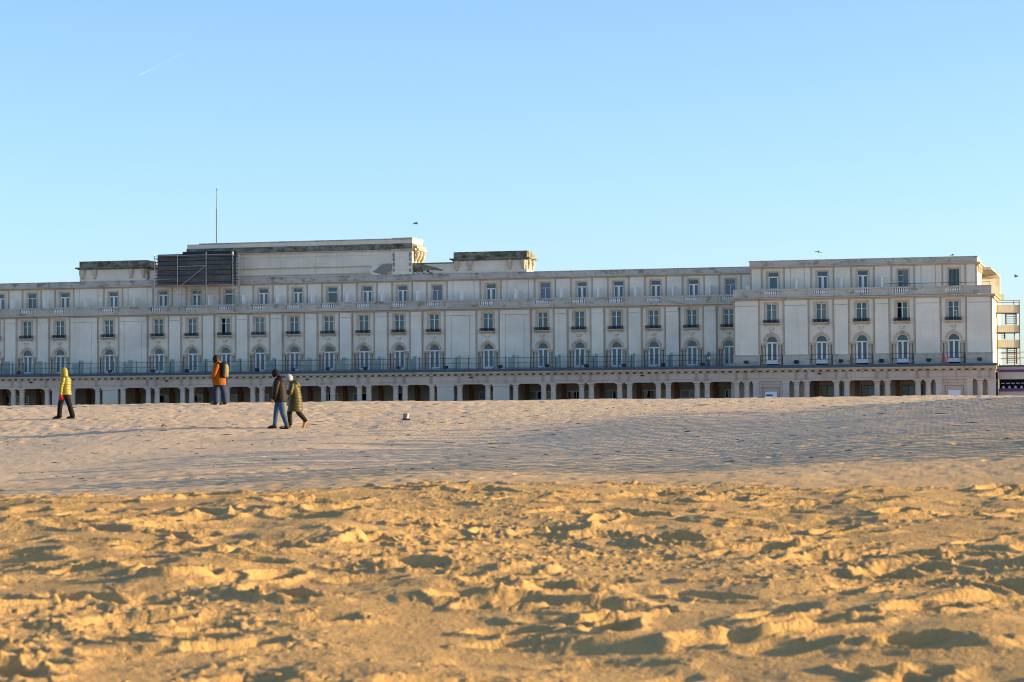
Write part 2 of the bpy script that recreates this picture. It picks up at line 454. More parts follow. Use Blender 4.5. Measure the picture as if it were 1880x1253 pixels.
def build_beach():
    NC = 740
    t = np.linspace(-1, 1, NC)
    rows = [-300, -150, -70, -30, -12, -4, 0, 2.5, 3.8]
    y = 4.7
    while y < 15.5: rows.append(y); y *= 1.00155
    while y < 27: rows.append(y); y += 0.5
    while y < 43: rows.append(y); y += 0.2
    while y < 92: rows.append(y); y += 0.15
    while y < 260: rows.append(y); y += 3.0
    rows += [275, 300, 360, 500, 800, 1500, 3000]
    Y = np.array(rows)
    hw0 = 0.2117 * 1.07 * np.clip(Y, 3.4, 300) + 0.1
    side = np.linspace(0, 1, 141)[1:] * 2.6
    core = t[None, :] * hw0[:, None]
    inner = np.concatenate([-(hw0[:, None] + side[None, ::-1]), core, hw0[:, None] + side[None, :]], 1)
    hw = hw0 + 2.6
    ext = [0.3]
    while ext[-1] < 2500: ext.append(ext[-1] * 1.13 + 0.25)
    ext = np.array(ext)
    X = np.concatenate([-(hw[:, None] + ext[None, ::-1]), inner, hw[:, None] + ext[None, :]], 1)
    YY = np.repeat(Y[:, None], X.shape[1], 1)
    Z = macro(X, YY)
    ne = len(ext)
    # ---- gentle unevenness everywhere
    Z += 0.05 * fbm(X * 0.25, YY * 0.25, 3) * sstep(3, 6, YY) + 0.012 * fbm(X * 1.6, YY * 1.6, 3)
    # ---- near, dug-over sand
    near = np.where((Y > 4) & (Y < 15.4))[0]
    r0, r1 = near[0], near[-1] + 1
    xs = X[r0:r1]; ys = YY[r0:r1]
    n1 = fbm(xs * 1.1, ys * 0.8, 4, 0.55)
    rough = sstep(0.10, 0.34, n1)                                # crumbled patches among smooth sand
    wx = 0.35 * fbm(xs * 6, ys * 6, 3); wy = 0.35 * fbm(xs * 6 + 40, ys * 6, 3)
    pl1 = plates(xs * 7 + wx * 2, ys * 5 + wy * 2)               # hand-sized blocks
    pl2 = plates(xs * 22 + wx * 4, ys * 14 + wy * 4)             # crumbs
    p1, p2, pid, _, _ = worley(xs * 26 + 3.3, ys * 24)
    zz = Z[r0:r1]
    zz += 0.065 * fbm(xs * 0.9, ys * 0.55, 2) + 0.022 * fbm(xs * 1.7, ys * 1.0 + 9, 4) + 0.0035 * fbm(xs * 9, ys * 9, 4)
    zz += rough * (0.007 * fbm(xs * 8, ys * 5, 4, 0.55) + 0.0022 * pl2)
    zz += np.where(pid > 0.78, 0.011 * np.clip(1 - p1 / 0.42, 0, 1) ** 0.6, 0) * (0.2 + 0.8 * sstep(-0.10, 0.2, n1))
    lr = np.random.RandomState(5)
    def window(px, py, rad):
        i0, i1 = np.searchsorted(Y[r0:r1], [py - rad, py + rad])
        c0, c1 = np.searchsorted(X[r0 + min((i0 + i1) // 2, len(xs) - 1)], [px - rad * 1.1, px + rad * 1.1])
        return i0, i1, c0, c1
    def spot():
        yy = 4.6 * (15.3 / 4.6) ** (lr.rand() ** 0.7)
        return lr.uniform(-1, 1) * (0.2117 * 1.07 * yy + 2.5), yy
    # footprints: a pit with a low pushed-up rim
    for k in range(720):
        px, py = spot()
        a = lr.normal(0.05, 0.5)
        ln = lr.uniform(0.12, 0.20); wd = lr.uniform(0.055, 0.095); dp = lr.uniform(0.010, 0.034)
        i0, i1, c0, c1 = window(px, py, 0.34)
        if i1 - i0 < 2 or c1 - c0 < 3: continue
        gx = xs[i0:i1, c0:c1] - px; gy = ys[i0:i1, c0:c1] - py
        lx = gx * math.cos(a) + gy * math.sin(a); ly = -gx * math.sin(a) + gy * math.cos(a)
        rr = np.hypot(lx / ln, ly / wd) * (1 + 0.45 * fbm(gx * 6 + px * 3, gy * 6 + py * 3, 3))
        zz[i0:i1, c0:c1] += -dp * np.clip(1 - rr ** 2, 0, 1) ** 0.7 + 0.5 * dp * np.exp(-((rr - 1.2) / 0.26) ** 2) * (0.75 + 0.35 * pl2[i0:i1, c0:c1])
    heap = np.zeros(zz.shape); crumbs = np.zeros(zz.shape)
    # kicked-up heaps of broken crust, wide and low
    for k in range(385):
        px, py = spot()
        a = lr.normal(0.0, 0.5); big = lr.rand() < 0.45
        ra = lr.uniform(0.16, 0.34) if big else lr.uniform(0.06, 0.14); rb = ra * lr.uniform(0.45, 0.75)
        hp = lr.uniform(0.024, 0.055) if big else lr.uniform(0.006, 0.018)
        i0, i1, c0, c1 = window(px, py, 0.55)
        if i1 - i0 < 2 or c1 - c0 < 3: continue
        gx = xs[i0:i1, c0:c1] - px; gy = ys[i0:i1, c0:c1] - py
        lx = gx * math.cos(a) + gy * math.sin(a); ly = -gx * math.sin(a) + gy * math.cos(a)
        rr = np.hypot(lx / ra, ly / rb) * (1 + 0.8 * fbm(gx * 6 + px * 5, gy * 5 + py * 5, 3, 0.5))
        dome = np.clip(1 - rr ** 1.6, 0, 1)
        tex = 0.76 + 0.20 * np.clip(pl1[i0:i1, c0:c1], 0, 1.1) + 0.10 * np.clip(pl2[i0:i1, c0:c1], 0, 1.1)
        soft = 0.85 + 0.42 * fbm(gx * 9 + px * 7, gy * 6 + py * 7, 3, 0.5)
        m = 0.8 * lr.rand() ** 3                                            # most are slumped, a few still show broken crust
        tex = (1 - m) * np.clip(soft, 0.2, 1.3) + m * tex
        tilt = 1 + lr.uniform(-0.5, 0.5) * lx / ra
        v = heap[i0:i1, c0:c1]; np.maximum(v, hp * dome ** 0.85 * tex * tilt, out=v)
        skirt = np.exp(-((rr - 1.15) / 0.35) ** 2)                    # crumbs rolled off around it
        v = crumbs[i0:i1, c0:c1]; np.maximum(v, 0.009 * skirt * np.clip(pl2[i0:i1, c0:c1] - 0.4, 0, 0.6), out=v)
    calm = 1 - 0.6 * sstep(11.0, 13.0, ys)
    for q in range(7):                                             # dry sand slumps: soften the heaps
        h2 = heap.copy()
        h2[1:-1, 1:-1] = (heap[1:-1, 1:-1] * 2 + heap[:-2, 1:-1] + heap[2:, 1:-1] + heap[1:-1, :-2] + heap[1:-1, 2:]) / 6
        heap = h2
    rel = heap + crumbs
    zz += calm * 0.040 * np.tanh(rel / 0.048)
    Z[r0:r1] = zz
    # ---- far sand: shallow prints, ripple ridges, little scarps
    farr = np.where((Y > 27) & (Y < 110))[0]
    f0, f1 = farr[0], farr[-1] + 1
    xs = X[f0:f1]; ys = YY[f0:f1]; zz = Z[f0:f1]
    n2 = fbm(xs * 0.22, ys * 0.16, 3)
    ripple = fbm(xs * 2.2 + 0.7 * ys, ys * 1.0, 3)
    zz += 0.014 * ripple * (0.35 + sstep(-0.1, 0.25, n2)) + 0.009 * fbm(xs * 6, ys * 3, 3)
    q1, q2, qid, _, _ = worley(xs * 1.9, ys * 1.25)
    edge = 1 - 0.75 * sstep(50, 58, ys) * (1 - sstep(64, 74, ys))
    zz -= np.where(qid > 0.55, 0.036 * np.clip(1 - q1 / 0.36, 0, 1), 0) * edge
    zz += np.where(qid < 0.25, 0.022 * np.clip(1 - q1 / 0.5, 0, 1), 0) * edge
    Z[f0:f1] = zz
    nr, nc = Z.shape
    co = np.empty((nr * nc, 3), np.float32)
    co[:, 0] = X.ravel(); co[:, 1] = YY.ravel(); co[:, 2] = Z.ravel() + CAM_Z
    me = bpy.data.meshes.new('sandy_beach')
    me.vertices.add(nr * nc); me.vertices.foreach_set('co', co.ravel())
    i = np.arange((nr - 1) * nc).reshape(nr - 1, nc)[:, :-1].ravel()
    q = np.stack([i, i + 1, i + 1 + nc, i + nc], 1).astype(np.int32)
    me.loops.add(q.size); me.loops.foreach_set('vertex_index', q.ravel())
    me.polygons.add(len(q)); me.polygons.foreach_set('loop_start', np.arange(0, q.size, 4, dtype=np.int32))
    me.polygons.foreach_set('use_smooth', np.ones(len(q), bool))
    me.update(calc_edges=True)
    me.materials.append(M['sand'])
    o = bpy.data.objects.new('sandy_beach', me); COL.objects.link(o)
    tag(o, 'wide sandy beach trampled with footprints rising to a ridge', 'beach', kind='structure')
    def height(px, py):
        r = int(np.argmin(np.abs(Y - py))); c = int(np.argmin(np.abs(X[r] - px)))
        return float(Z[max(r - 1, 0):r + 2, max(c - 2, 0):c + 3].mean()) + CAM_Z
    return height
ground = build_beach()

# unseen timber piles added right of the view so their shadow dims the hollow
mb = MB(); pr = random.Random(21); yy = 44.5
while yy < 84:
    px = 0.2117 * yy + 4.6 + pr.uniform(-0.05, 0.05)
    top = float(np.interp(yy, [44.5, 47, 50, 60, 66, 70, 76, 82, 84], [0.4, 2.0, 3.3, 3.9, 3.7, 3.2, 2.6, 1.7, 1.2])) + 0.5 + pr.gauss(0, 0.45) + CAM_Z
    z0 = ground(px, yy); r = pr.uniform(0.10, 0.15)
    mb.loft([(px, yy, z0 - 0.5), (px + pr.uniform(-0.04, 0.04), yy, max(top, z0 + 0.5) - 0.05), (px, yy, max(top, z0 + 0.5))], [(r * 1.1, r * 1.1), (r, r), (r * 0.7, r * 0.7)], 9)
    yy += pr.uniform(0.38, 0.52)
o = part('shade_piles', mb.mesh('shade_piles', flip=False), 'rust', None)
tag(o, 'row of tall weathered timber piles added out of view to shade the hollow', 'groyne', kind='structure')

# promenade slab in front of and under the hotel
mb = MB().box(-110, 85, -30, 17, 0.6, BASE)
o = part('promenade', mb.mesh('promenade', (0, 0, 0)), 'paving', None, fworld(0, 0, 0))
o.rotation_euler = (0, 0, -TH)
tag(o, 'paved sea promenade behind the sand ridge under the hotel', 'promenade', kind='structure')

# ------------------------------------------------------------------ hotel
hotel = fthing('hotel_building', 0, 0, BASE, 'long weathered cream seafront hotel with arched doors above a columned arcade', 'hotel')
def hp(name, mb, mat, parent=None, kind=None, label=None, smooth=False):
    return part(name, mb.mesh(name, (0, 0, BASE), smooth), mat, parent or hotel, kind=kind, label=label)

MAIN = [-76.2, -72.0, -67.8, -63.46, -59.26, -55.05, -48.82, -42.56, -38.36, -34.24, -30.06, -25.85, -21.66, -17.45, -13.23, -9.11, -2.8,
        3.52, 7.72, 11.91, 16.12, 20.37, 24.48]
PAV = [29.9, 35.2, 39.48, 43.73, 49.06]
UL, UC0, UC1 = -80.0, 25.8, 53.08
WP = 4.6                                            # pavilion stands this far forward

def wall_with_openings(mb, bays, u0, u1, w, v_lo, v_top, dv, thick=0.42):
    """storeys 1 and 2: tall arched doors below, casement windows above"""
    edges = []
    for c in bays: edges += [(c - 1.15, c + 1.15, c)]
    x = u0
    for a, b, c in edges:
        mb.box(x, a, w - thick, w, v_lo, v_top)
        y0 = 9.12 + dv; yc = 9.4 + dv; y1 = 11.36 + dv; y2 = 13.42 + dv
        arc = [(c - 0.66 * math.cos(t), yc + 0.66 * math.sin(t)) for t in [math.pi * i / 14 for i in range(15)]]
        mb.prism([(a, y0), (c - 0.66, y0)] + arc + [(c + 0.66, y0), (b, y0), (b, y1), (a, y1)], w - thick, w)
        mb.box(a, c - 0.57, w - thick, w, y1, y2); mb.box(c + 0.57, b, w - thick, w, y1, y2)
        mb.box(a, b, w - thick, w, y2, v_top)
        # niche behind the colonnettes
        mb.box(a - 0.1, c - 0.66, w - thick - 0.3, w - thick - 0.004, v_lo, y0 + 0.05)
        mb.box(c + 0.66, b + 0.1, w - thick - 0.3, w - thick - 0.004, v_lo, y0 + 0.05)
        x = b
    mb.box(x, u1, w - thick, w, v_lo, v_top)

def upper_wall(mb, bays, u0, u1, w, v_lo, v_top, dv):
    x = u0; h = 16.79 + dv
    for c in bays:
        mb.box(x, c - 0.58, w - 0.4, w, v_lo, v_top)
        mb.box(c - 0.58, c + 0.58, w - 0.4, w, h, v_top)
        x = c + 0.58
    mb.box(x, u1, w - 0.4, w, v_lo, v_top)

mb = MB()
wall_with_openings(mb, MAIN, UL, UC0 + 0.4, 0.0, 6.9, 13.80, 0.0)
upper_wall(mb, MAIN, UL, UC0 + 2.0, -1.3, 13.9, 17.42, 0.0)
mb.box(UL, UC0 + 0.4, -1.7, -0.42, 13.72, 13.92)                  # balcony slab
hp('wall', mb, 'wall')
mb = MB()
wall_with_openings(mb, PAV, UC0, UC1 - 0.42, WP, 6.9, 13.99, 0.17)
mb.box(UC1 - 0.42, UC1, WP - 14, WP, 6.9, 13.99)                 # sunlit end wall
mb.box(UC0, UC0 + 0.4, 0.0, WP - 0.43, 6.9, 13.99)
upper_wall(mb, PAV, 27.42, 51.46 - 0.4, WP - 1.3, 14.05, 17.70, 0.28)
mb.box(51.46 - 0.4, 51.46, WP - 8, WP - 1.3, 14.05, 17.70)
mb.box(27.42, 27.82, -1.3, WP - 1.72, 14.05, 17.70)
mb.box(UC0, UC1, WP - 14, WP - 0.42, 13.85, 14.04)
hp('wall', mb, 'wall', label='wall of the end block standing forward of the long front')

# floors, back and roof of the block so that it is solid from every side
mb = MB()
mb.box(UL, UC1 - 0.5, -16, -1.72, 17.30, 17.45); mb.box(27.5, 51.0, -9, WP - 1.75, 17.6, 17.74)
hp('roof', mb, 'parapet')
mb = MB(); mb.box(UL, UC1 - 0.45, -16.4, -16, BASE, 17.4); mb.box(UL - 0.4, UL, -16.4, -0.0, BASE, 17.4)
hp('rear_wall', mb, 'wall')
mb = MB()
for a, b, w in ((UL, UC0, -2.3), (27.9, 51.0, WP - 3.4)):         # dim rooms behind the glass
    mb.box(a, b, w - 0.2, w, 13.95, 17.3)
mb.box(UL, UC0, -1.9, -1.72, 7, 13.7); mb.box(UC0 + 0.5, UC1 - 0.5, WP - 2.2, WP - 2.0, 7, 13.8)
hp('room_wall', mb, 'void')

def spans(bays, u0, u1, half=1.22):
    out = []; x = u0
    for c in bays:
        out.append((x, c - half)); x = c + half
    out.append((x, u1)); return out

# pilaster panels, with brown-stained edge fillets, on both blocks and all storeys
def piers(bays, u0, u1, w, v0, v1, groove, top):
    for a, b in spans(bays, u0, u1):
        if b - a < 0.5: continue
        wide = (b - a) > 2.6 and w < 1
        mb = MB()
        i0, i1 = a + 0.20, b - 0.20
        if wide:
            mb.box(i0, i0 + 0.66, w, w + 0.09, v0, groove - 0.035); mb.box(i1 - 0.66, i1, w, w + 0.09, v0, groove - 0.035)
            mb.box(i0 + 0.69, i1 - 0.69, w, w + 0.13, v0, groove - 0.035)
        else:
            mb.box(i0, i1, w, w + 0.12, v0, groove - 0.035)
        mb.box(i0, i1, w, w + 0.12, groove + 0.035, top)
        hp('pilaster_panel', mb, 'panel')
        mb = MB()
        mb.box(a, a + 0.15, w, w + 0.06, v0, top); hp('edge_moulding', mb, 'fillet')
        mb = MB().box(b - 0.15, b, w, w + 0.06, v0, top); hp('edge_moulding', mb, 'fillet')
piers(MAIN, UL, UC0, 0.0, 6.96, 13.7, 13.2, 13.72)
piers(PAV, UC0, UC1, WP, 8.16, 13.9, 13.40, 13.95)
def upper_piers(bays, u0, u1, w, v0, v1):
    for a, b in spans(bays, u0, u1, 1.12):
        if b - a < 0.5: continue
        mb = MB()
        if b - a > 2.7:
            mb.box(a + 0.2, a + 0.75, w, w + 0.06, v0, v1); mb.box(b - 0.75, b - 0.2, w, w + 0.06, v0, v1)
            mb.box(a + 0.85, b - 0.85, w, w + 0.09, v0, v1)
        else: mb.box(a + 0.2, b - 0.2, w, w + 0.09, v0, v1)
        hp('pilaster_panel', mb, 'panel')
        mb = MB(); mb.box(a, a + 0.12, w, w + 0.05, v0, v1); hp('edge_moulding', mb, 'fillet')
        mb = MB().box(b - 0.12, b, w, w + 0.05, v0, v1); hp('edge_moulding', mb, 'fillet')
upper_piers(MAIN, UL, UC0 + 1.6, -1.3, 14, 17.18)
upper_piers(PAV, 27.42, 51.46, WP - 1.3, 14.1, 17.45)

# cornices and parapets
def cornice(u0, u1, w, v0, v1, out, name='cornice', mat='trim', ends=0.0):
    h = v1 - v0
    mb = MB().prism_u([(w, v0), (w + out * 0.35, v0), (w + out * 0.45, v0 + h * 0.35), (w + out * 0.8, v0 + h * 0.55),
                       (w + out, v0 + h * 0.62), (w + out, v1), (w, v1 + 0.02)], u0 - ends, u1 + ends)
    return hp(name, mb, mat)
cornice(UL, UC0 - 0.02, 0.0, 13.74, 14.06, 0.42)
cornice(UC0, UC1, WP, 13.97, 14.24, 0.42, ends=0.36)
cornice(UL, 27.40, -1.3, 17.19, 17.42, 0.40)
cornice(27.42, 51.46, WP - 1.3, 17.46, 17.70, 0.40, ends=0.34)
mb = MB(); mb.box(UL, 27.40, -1.62, -1.06, 17.42, 17.98); mb.box(UL, 27.40, -1.66, -1.02, 17.982, 18.06)
hp('parapet', mb, 'parapet')
mb = MB(); mb.box(27.4, 51.5, WP - 1.62, WP - 1.04, 17.70, 18.24); mb.box(27.3, 51.6, WP - 1.66, WP - 1.0, 18.242, 18.32)
mb.box(50.92, 51.5, WP - 8, WP - 1.64, 17.70, 18.24)
hp('parapet', mb, 'parapet')
# return cornices on the sunlit end
mb = MB()
mb.box(UC1 + 0.002, UC1 + 0.36, WP - 9, WP + 0.40, 14.07, 14.24); mb.box(UC1 + 0.002, UC1 + 0.2, WP - 9, WP + 0.1, 13.8, 14.068)
mb.box(51.462, 51.82, WP - 8, WP - 0.92, 17.56, 17.70); mb.box(51.462, 51.66, WP - 8, WP - 1.2, 17.3, 17.558)
for w in (WP - 2.2, WP - 4.0, WP - 5.8): mb.box(51.463, 51.7, w - 0.2, w + 0.2, 16.8, 17.298)
hp('cornice', mb, 'trim')

# balustrades: solid parapet lengths alternating with rows of white balusters
BAL = MB().lathe(0, 0, [(0.07, 0), (0.07, 0.04), (0.05, 0.08), (0.088, 0.2), (0.075, 0.3), (0.045, 0.38), (0.07, 0.43), (0.07, 0.46)], 8)
def balustrade(bays, u0, u1, w, dv):
    lo = 14.06 + dv; b0 = 14.32 + dv; b1 = 14.78 + dv; top = 14.95 + dv
    x = u0
    mb = MB()
    mb.box(u0, u1, w - 0.22, w + 0.12, lo, b0 - 0.004); mb.box(u0 - 0.02, u1 + 0.02, w - 0.24, w + 0.14, b1 + 0.004, top)
    for c in bays:
        mb.box(x, c - 0.80, w - 0.18, w + 0.09, b0 - 0.006, b1 + 0.006); x = c + 0.80
    mb.box(x, u1, w - 0.18, w + 0.09, b0 - 0.006, b1 + 0.006)
    for c in bays:                                  # slightly proud dado blocks beside each opening
        for s in (-1, 1):
            a = c + s * 1.25
            if u0 < a < u1: mb.box(a - 0.09, a + 0.09, w + 0.09, w + 0.16, lo, top - 0.02)
    hp('balustrade', mb, 'balustrade')
    for c in bays:
        if c > u1 or c < u0: continue
        mb = MB()
        for k in range(7):
            uu = c - 0.66 + k * 0.22
            mb.add([(p[0] + uu, p[1] + w - 0.04, p[2] + b0) for p in BAL.v], BAL.f)
        hp('baluster_row', mb, 'baluster', kind='stuff')
balustrade(MAIN, UL, UC0 - 0.05, 0.18, 0.0)
balustrade(PAV, UC0 + 0.02, UC1 - 0.04, WP + 0.12, 0.22)

# ---- windows (frame mesh as the part, panes as sub-parts), all sharing mesh data
def frame_rect(mb, u0, u1, v0, v1, t, w0, w1):
    mb.box(u0, u0 + t, w0, w1, v0, v1); mb.box(u1 - t, u1, w0, w1, v0, v1)
    mb.box(u0 + t, u1 - t, w0, w1, v0, v0 + t); mb.box(u0 + t, u1 - t, w0, w1, v1 - t, v1)
def casement_mesh():
    mb = MB(); frame_rect(mb, -0.56, 0.56, 0, 2.04, 0.06, -0.06, 0)
    mb.box(-0.055, 0.055, -0.06, 0.03, 0.06, 1.98)
    for s in (-1, 1): mb.box(s * 0.28 - 0.222, s * 0.28 + 0.222, -0.05, -0.01, 1.40, 1.44)
    return mb.mesh('casement_window')
def pane_mesh(u0, u1, v0, v1, w=-0.045): return MB().box(u0, u1, w - 0.015, w, v0, v1).mesh('pane')
ME_CAS = casement_mesh(); ME_CAS.materials.append(M['white'])
ME_CP = [pane_mesh(-0.50, -0.056, 0.06, 1.98), pane_mesh(0.056, 0.50, 0.06, 1.98)]
def french_mesh(kind):
    mb = MB()
    frame_rect(mb, -0.57, 0.57, 0, 2.74, 0.055, -0.06, 0)
    if kind in ('double', 'thin'):
        mb.box(-0.51, 0.51, -0.06, 0.02, 2.13, 2.26 if kind == 'double' else 2.20)
        k = 0.13 if kind == 'double' else 0.03
        mb.box(-k, k, -0.055, 0.01, 0.06, 2.128)
        mb.box(-0.51, -k - 0.002, -0.05, 0, 0.056, 0.2); mb.box(k + 0.002, 0.51, -0.05, 0, 0.056, 0.2)
        if kind == 'double':
            mb.box(-0.51, -0.44, -0.05, 0.005, 0.202, 2.12); mb.box(0.44, 0.51, -0.05, 0.005, 0.202, 2.12)
    elif kind == 'slide':
        mb.box(-0.51, 0.51, -0.06, 0.02, 2.13, 2.24)
    elif kind == 'tall':
        mb.box(-0.51, 0.51, -0.06, 0.02, 2.16, 2.3); mb.box(-0.5, 0.5, -0.05, 0.01, 0.95, 1.02)
        mb.box(-0.51, -0.40, -0.05, 0.01, 1.022, 2.15); mb.box(0.40, 0.51, -0.05, 0.01, 1.022, 2.15)
    elif kind == 'grid':
        mb.box(-0.02, 0.02, -0.05, 0, 0.06, 2.68)
        for z in (0.9, 1.5, 2.1): mb.box(-0.51, -0.022, -0.05, 0, z, z + 0.035)
    me = mb.mesh('french_window'); me.materials.append(M['white']); return me
ME_FR = {k: french_mesh(k) for k in ('double', 'thin', 'slide', 'tall', 'grid', 'plain')}
ME_FP = [pane_mesh(-0.50, -0.03, 0.2, 2.12), pane_mesh(0.03, 0.50, 0.2, 2.12), pane_mesh(-0.5, 0.5, 2.26, 2.68)]
ME_FPW = [pane_mesh(-0.50, 0.5, 0.1, 2.12), pane_mesh(-0.5, 0.5, 2.26, 2.68)]
ME_FPC = [pane_mesh(-0.50, 0.5, 0.06, 2.68)]
def door_mesh():
    mb = MB()
    mb.arch(0, 2.40, 0.55, 0.66, -0.07, 0, n=16)
    for s in (-1, 1):
        mb.box(min(s * 0.55, s * 0.66), max(s * 0.55, s * 0.66), -0.07, 0, 0, 2.398)
        a, b = sorted((s * 0.10, s * 0.545)); mb.box(a, b, -0.06, -0.002, 0.02, 0.44)
        a, b = sorted((s * 0.46, s * 0.548)); mb.box(a, b, -0.06, -0.003, 0.442, 2.21)
    mb.box(-0.098, 0.098, -0.065, 0.02, 0.02, 2.21); mb.box(-0.548, 0.548, -0.065, 0.03, 2.212, 2.36)
    me = mb.mesh('arched_door'); me.materials.append(M['white']); return me
ME_DOOR = door_mesh()
ME_DP = [pane_mesh(-0.46, -0.10, 0.44, 2.21), pane_mesh(0.10, 0.46, 0.44, 2.21)]
mb = MB(); mb.prism([(0.56 * math.cos(t), 2.362 + 0.56 * math.sin(t)) for t in [math.pi * i / 16 for i in range(17)]], -0.06, -0.045)
ME_DP.append(mb.mesh('fanlight'))

def iron_guard():
    mb = MB()
    mb.box(-0.86, 0.86, 0.30, 0.335, 0.295, 0.345); mb.box(-0.86, 0.86, 0.30, 0.335, 0.02, 0.06)
    for s in (-1, 1): mb.box(s * 0.845 - 0.017, s * 0.845 + 0.017, 0.02, 0.30, 0.30, 0.334); mb.box(s * 0.845 - 0.017, s * 0.845 + 0.017, 0.02, 0.30, 0.03, 0.06)
    xs = [-0.85, -0.66, -0.47, -0.28, -0.095, 0.095, 0.28, 0.47, 0.66, 0.85]
    for x in xs: mb.box(x - 0.024, x + 0.024, 0.303, 0.332, 0.0, 0.3)
    for i in range(len(xs) - 1):
        a, b = xs[i], xs[i + 1]
        if i % 2 == 0:
            mb.tube((a, 0.318, 0.06), (b, 0.318, 0.30), 0.022, 5); mb.tube((a, 0.318, 0.30), (b, 0.318, 0.06), 0.022, 5)
        else:
            mb.lathe((a + b) / 2, 0.318, [(0.02, 0.08), (0.07, 0.18), (0.02, 0.28)], 6)
    me = mb.mesh('window_guard'); me.materials.append(M['iron']); return me
ME_GUARD = iron_guard()
def sill_mesh():
    mb = MB().prism_u([(0, 0), (0.18, 0), (0.24, 0.07), (0.36, 0.11), (0.36, 0.20), (0, 0.20)], -0.9, 0.9)
    for s in (-1, 1): mb.box(s * 0.66 - 0.09, s * 0.66 + 0.09, 0.002, 0.16, -0.12, 0.0)
    me = mb.mesh('sill'); me.materials.append(M['trim']); return me
ME_SILL = sill_mesh()
def surround_mesh():
    mb = MB()
    for s in (-1, 1):
        a, b = sorted((s * 0.575, s * 0.74)); mb.box(a, b, 0.0, 0.05, 0, 2.2)
        a, b = sorted((s * 0.742, s * 0.80)); mb.box(a, b, 0.0, 0.02, 0, 2.26)
    mb.box(-0.574, 0.574, 0.0, 0.05, 2.06, 2.2); mb.box(-0.741, 0.741, 0, 0.02, 2.202, 2.26)
    me = mb.mesh('window_surround'); me.materials.append(M['trim']); return me
ME_SUR = surround_mesh()
def archivolt_mesh():
    mb = MB().arch(0, 0, 0.665, 0.80, 0.0, 0.07, n=18); mb.arch(0, 0, 0.802, 0.93, 0.0, 0.04, n=18)
    mb.prism([(-0.1, 0.66), (0.1, 0.66), (0.14, 1.02), (-0.14, 1.02)], 0.041, 0.13)       # keystone
    me = mb.mesh('archivolt'); me.materials.append(M['trim']); return me
ME_ARCH = archivolt_mesh()
def ornament_mesh():
    mb = MB()
    mb.lathe(0, 0.05, [(0.02, -0.14), (0.10, -0.05), (0.12, 0.06), (0.05, 0.16)], 8)
    for s in (-1, 1):
        mb.loft([(s * 0.1, 0.04, 0.05), (s * 0.24, 0.05, 0.13), (s * 0.34, 0.03, 0.10)], [(0.05, 0.05), (0.05, 0.05), (0.02, 0.02)], 6)
        mb.loft([(s * 0.08, 0.04, -0.06), (s * 0.2, 0.04, -0.12)], [(0.04, 0.04), (0.02, 0.02)], 6)
    me = mb.mesh('carved_ornament', smooth=True); me.materials.append(M['wall']); return me
ME_ORN = ornament_mesh()
def colonnette_mesh():
    mb = MB().lathe(0, 0, [(0.20, 0), (0.20, 0.12), (0.165, 0.16), (0.16, 1.0), (0.145, 1.78), (0.17, 1.84), (0.16, 1.88), (0.22, 2.0)], 12)
    me = mb.mesh('colonnette', smooth=False); me.materials.append(M['trim']); return me
ME_COL = colonnette_mesh()
mb = MB().box(-0.27, 0.27, -0.3, 0.10, 0, 0.1); mb.box(-0.30, 0.30, -0.3, 0.14, 0.102, 0.28)
ME_IMP = mb.mesh('impost_block'); ME_IMP.materials.append(M['trim'])

def L(u, w, v): return (u, -w, v - BASE)
def pane(me, mat, parent, loc=(0, 0, 0), name='pane', rz=0.0):
    k = me.name.split('.')[0] + mat + str(id(me))
    if k not in PANES:
        c = me.copy(); c.materials.clear(); c.materials.append(M[mat]); PANES[k] = c
    o = part(name, PANES[k], None, parent, loc)
    o.rotation_euler = (0, 0, rz)
    return o
PANES = {}
TF_KIND = {-59.26: 'thin', -34.24: 'slide', -21.66: 'slide', -17.45: 'double', -9.11: 'thin', 3.52: 'thin', 24.48: 'thin',
           29.9: 'tall', 43.73: 'grid', 49.06: 'plain'}
BLUE = {-9.11, 3.52, 24.48}
OPEN_LEAF = {-34.24, 43.73}
def bay(c, w, dv, tdv, wt):
    rr = random.Random(int(c * 100))
    # storey 2 casement
    o = part('casement_window', ME_CAS, None, hotel, L(c, w - 0.24, 11.38 + dv))
    for i, me in enumerate(ME_CP):
        if c in OPEN_LEAF and i == 0:
            pane(me, 'void', o, (0, 0.08, 0)); continue
        pane(me, rr.choice(['glass', 'glass', 'glassteal', 'glassteal', 'glassteal', 'glasspale']), o)
    part('sill', ME_SILL, None, o, (0, -0.242, -0.20))
    part('window_guard', ME_GUARD, None, hotel, L(c, w, 11.386 + dv))
    part('window_surround', ME_SUR, None, hotel, L(c, w, 11.36 + dv))
    # storey 1 arched door with colonnettes
    o = part('arched_door', ME_DOOR, None, hotel, L(c, w - 0.30, 7.0 + dv))
    for i, me in enumerate(ME_DP): pane(me, rr.choice(['glass', 'glass', 'glassteal']), o, name='pane' if i < 2 else 'fanlight')
    part('archivolt', ME_ARCH, None, hotel, L(c, w, 9.4 + dv))
    part('carved_ornament', ME_ORN, None, hotel, L(c, w + 0.01, 10.72 + dv))
    for s in (-1, 1):
        part('colonnette', ME_COL, None, hotel, L(c + s * 0.89, w - 0.2, 7.0 + dv))
        part('impost_block', ME_IMP, None, hotel, L(c + s * 0.93, w, 9.0 + dv))
    # top storey french window
    k = TF_KIND.get(c, 'double')
    o = part('french_window', ME_FR[k], None, hotel, L(c, wt - 0.22, 14.04 + tdv))
    panes = ME_FPC if k in ('grid', 'plain') else (ME_FPW if k in ('slide', 'tall') else ME_FP)
    for me in panes: pane(me, 'glassblue' if c in BLUE else ('glassteal' if k in ('grid', 'plain', 'slide') else rr.choice(['glass', 'glassteal'])), o)
    mb_ = ME_TSUR
    part('window_surround', mb_, None, hotel, L(c, wt, 14.04 + tdv))
mb = MB()
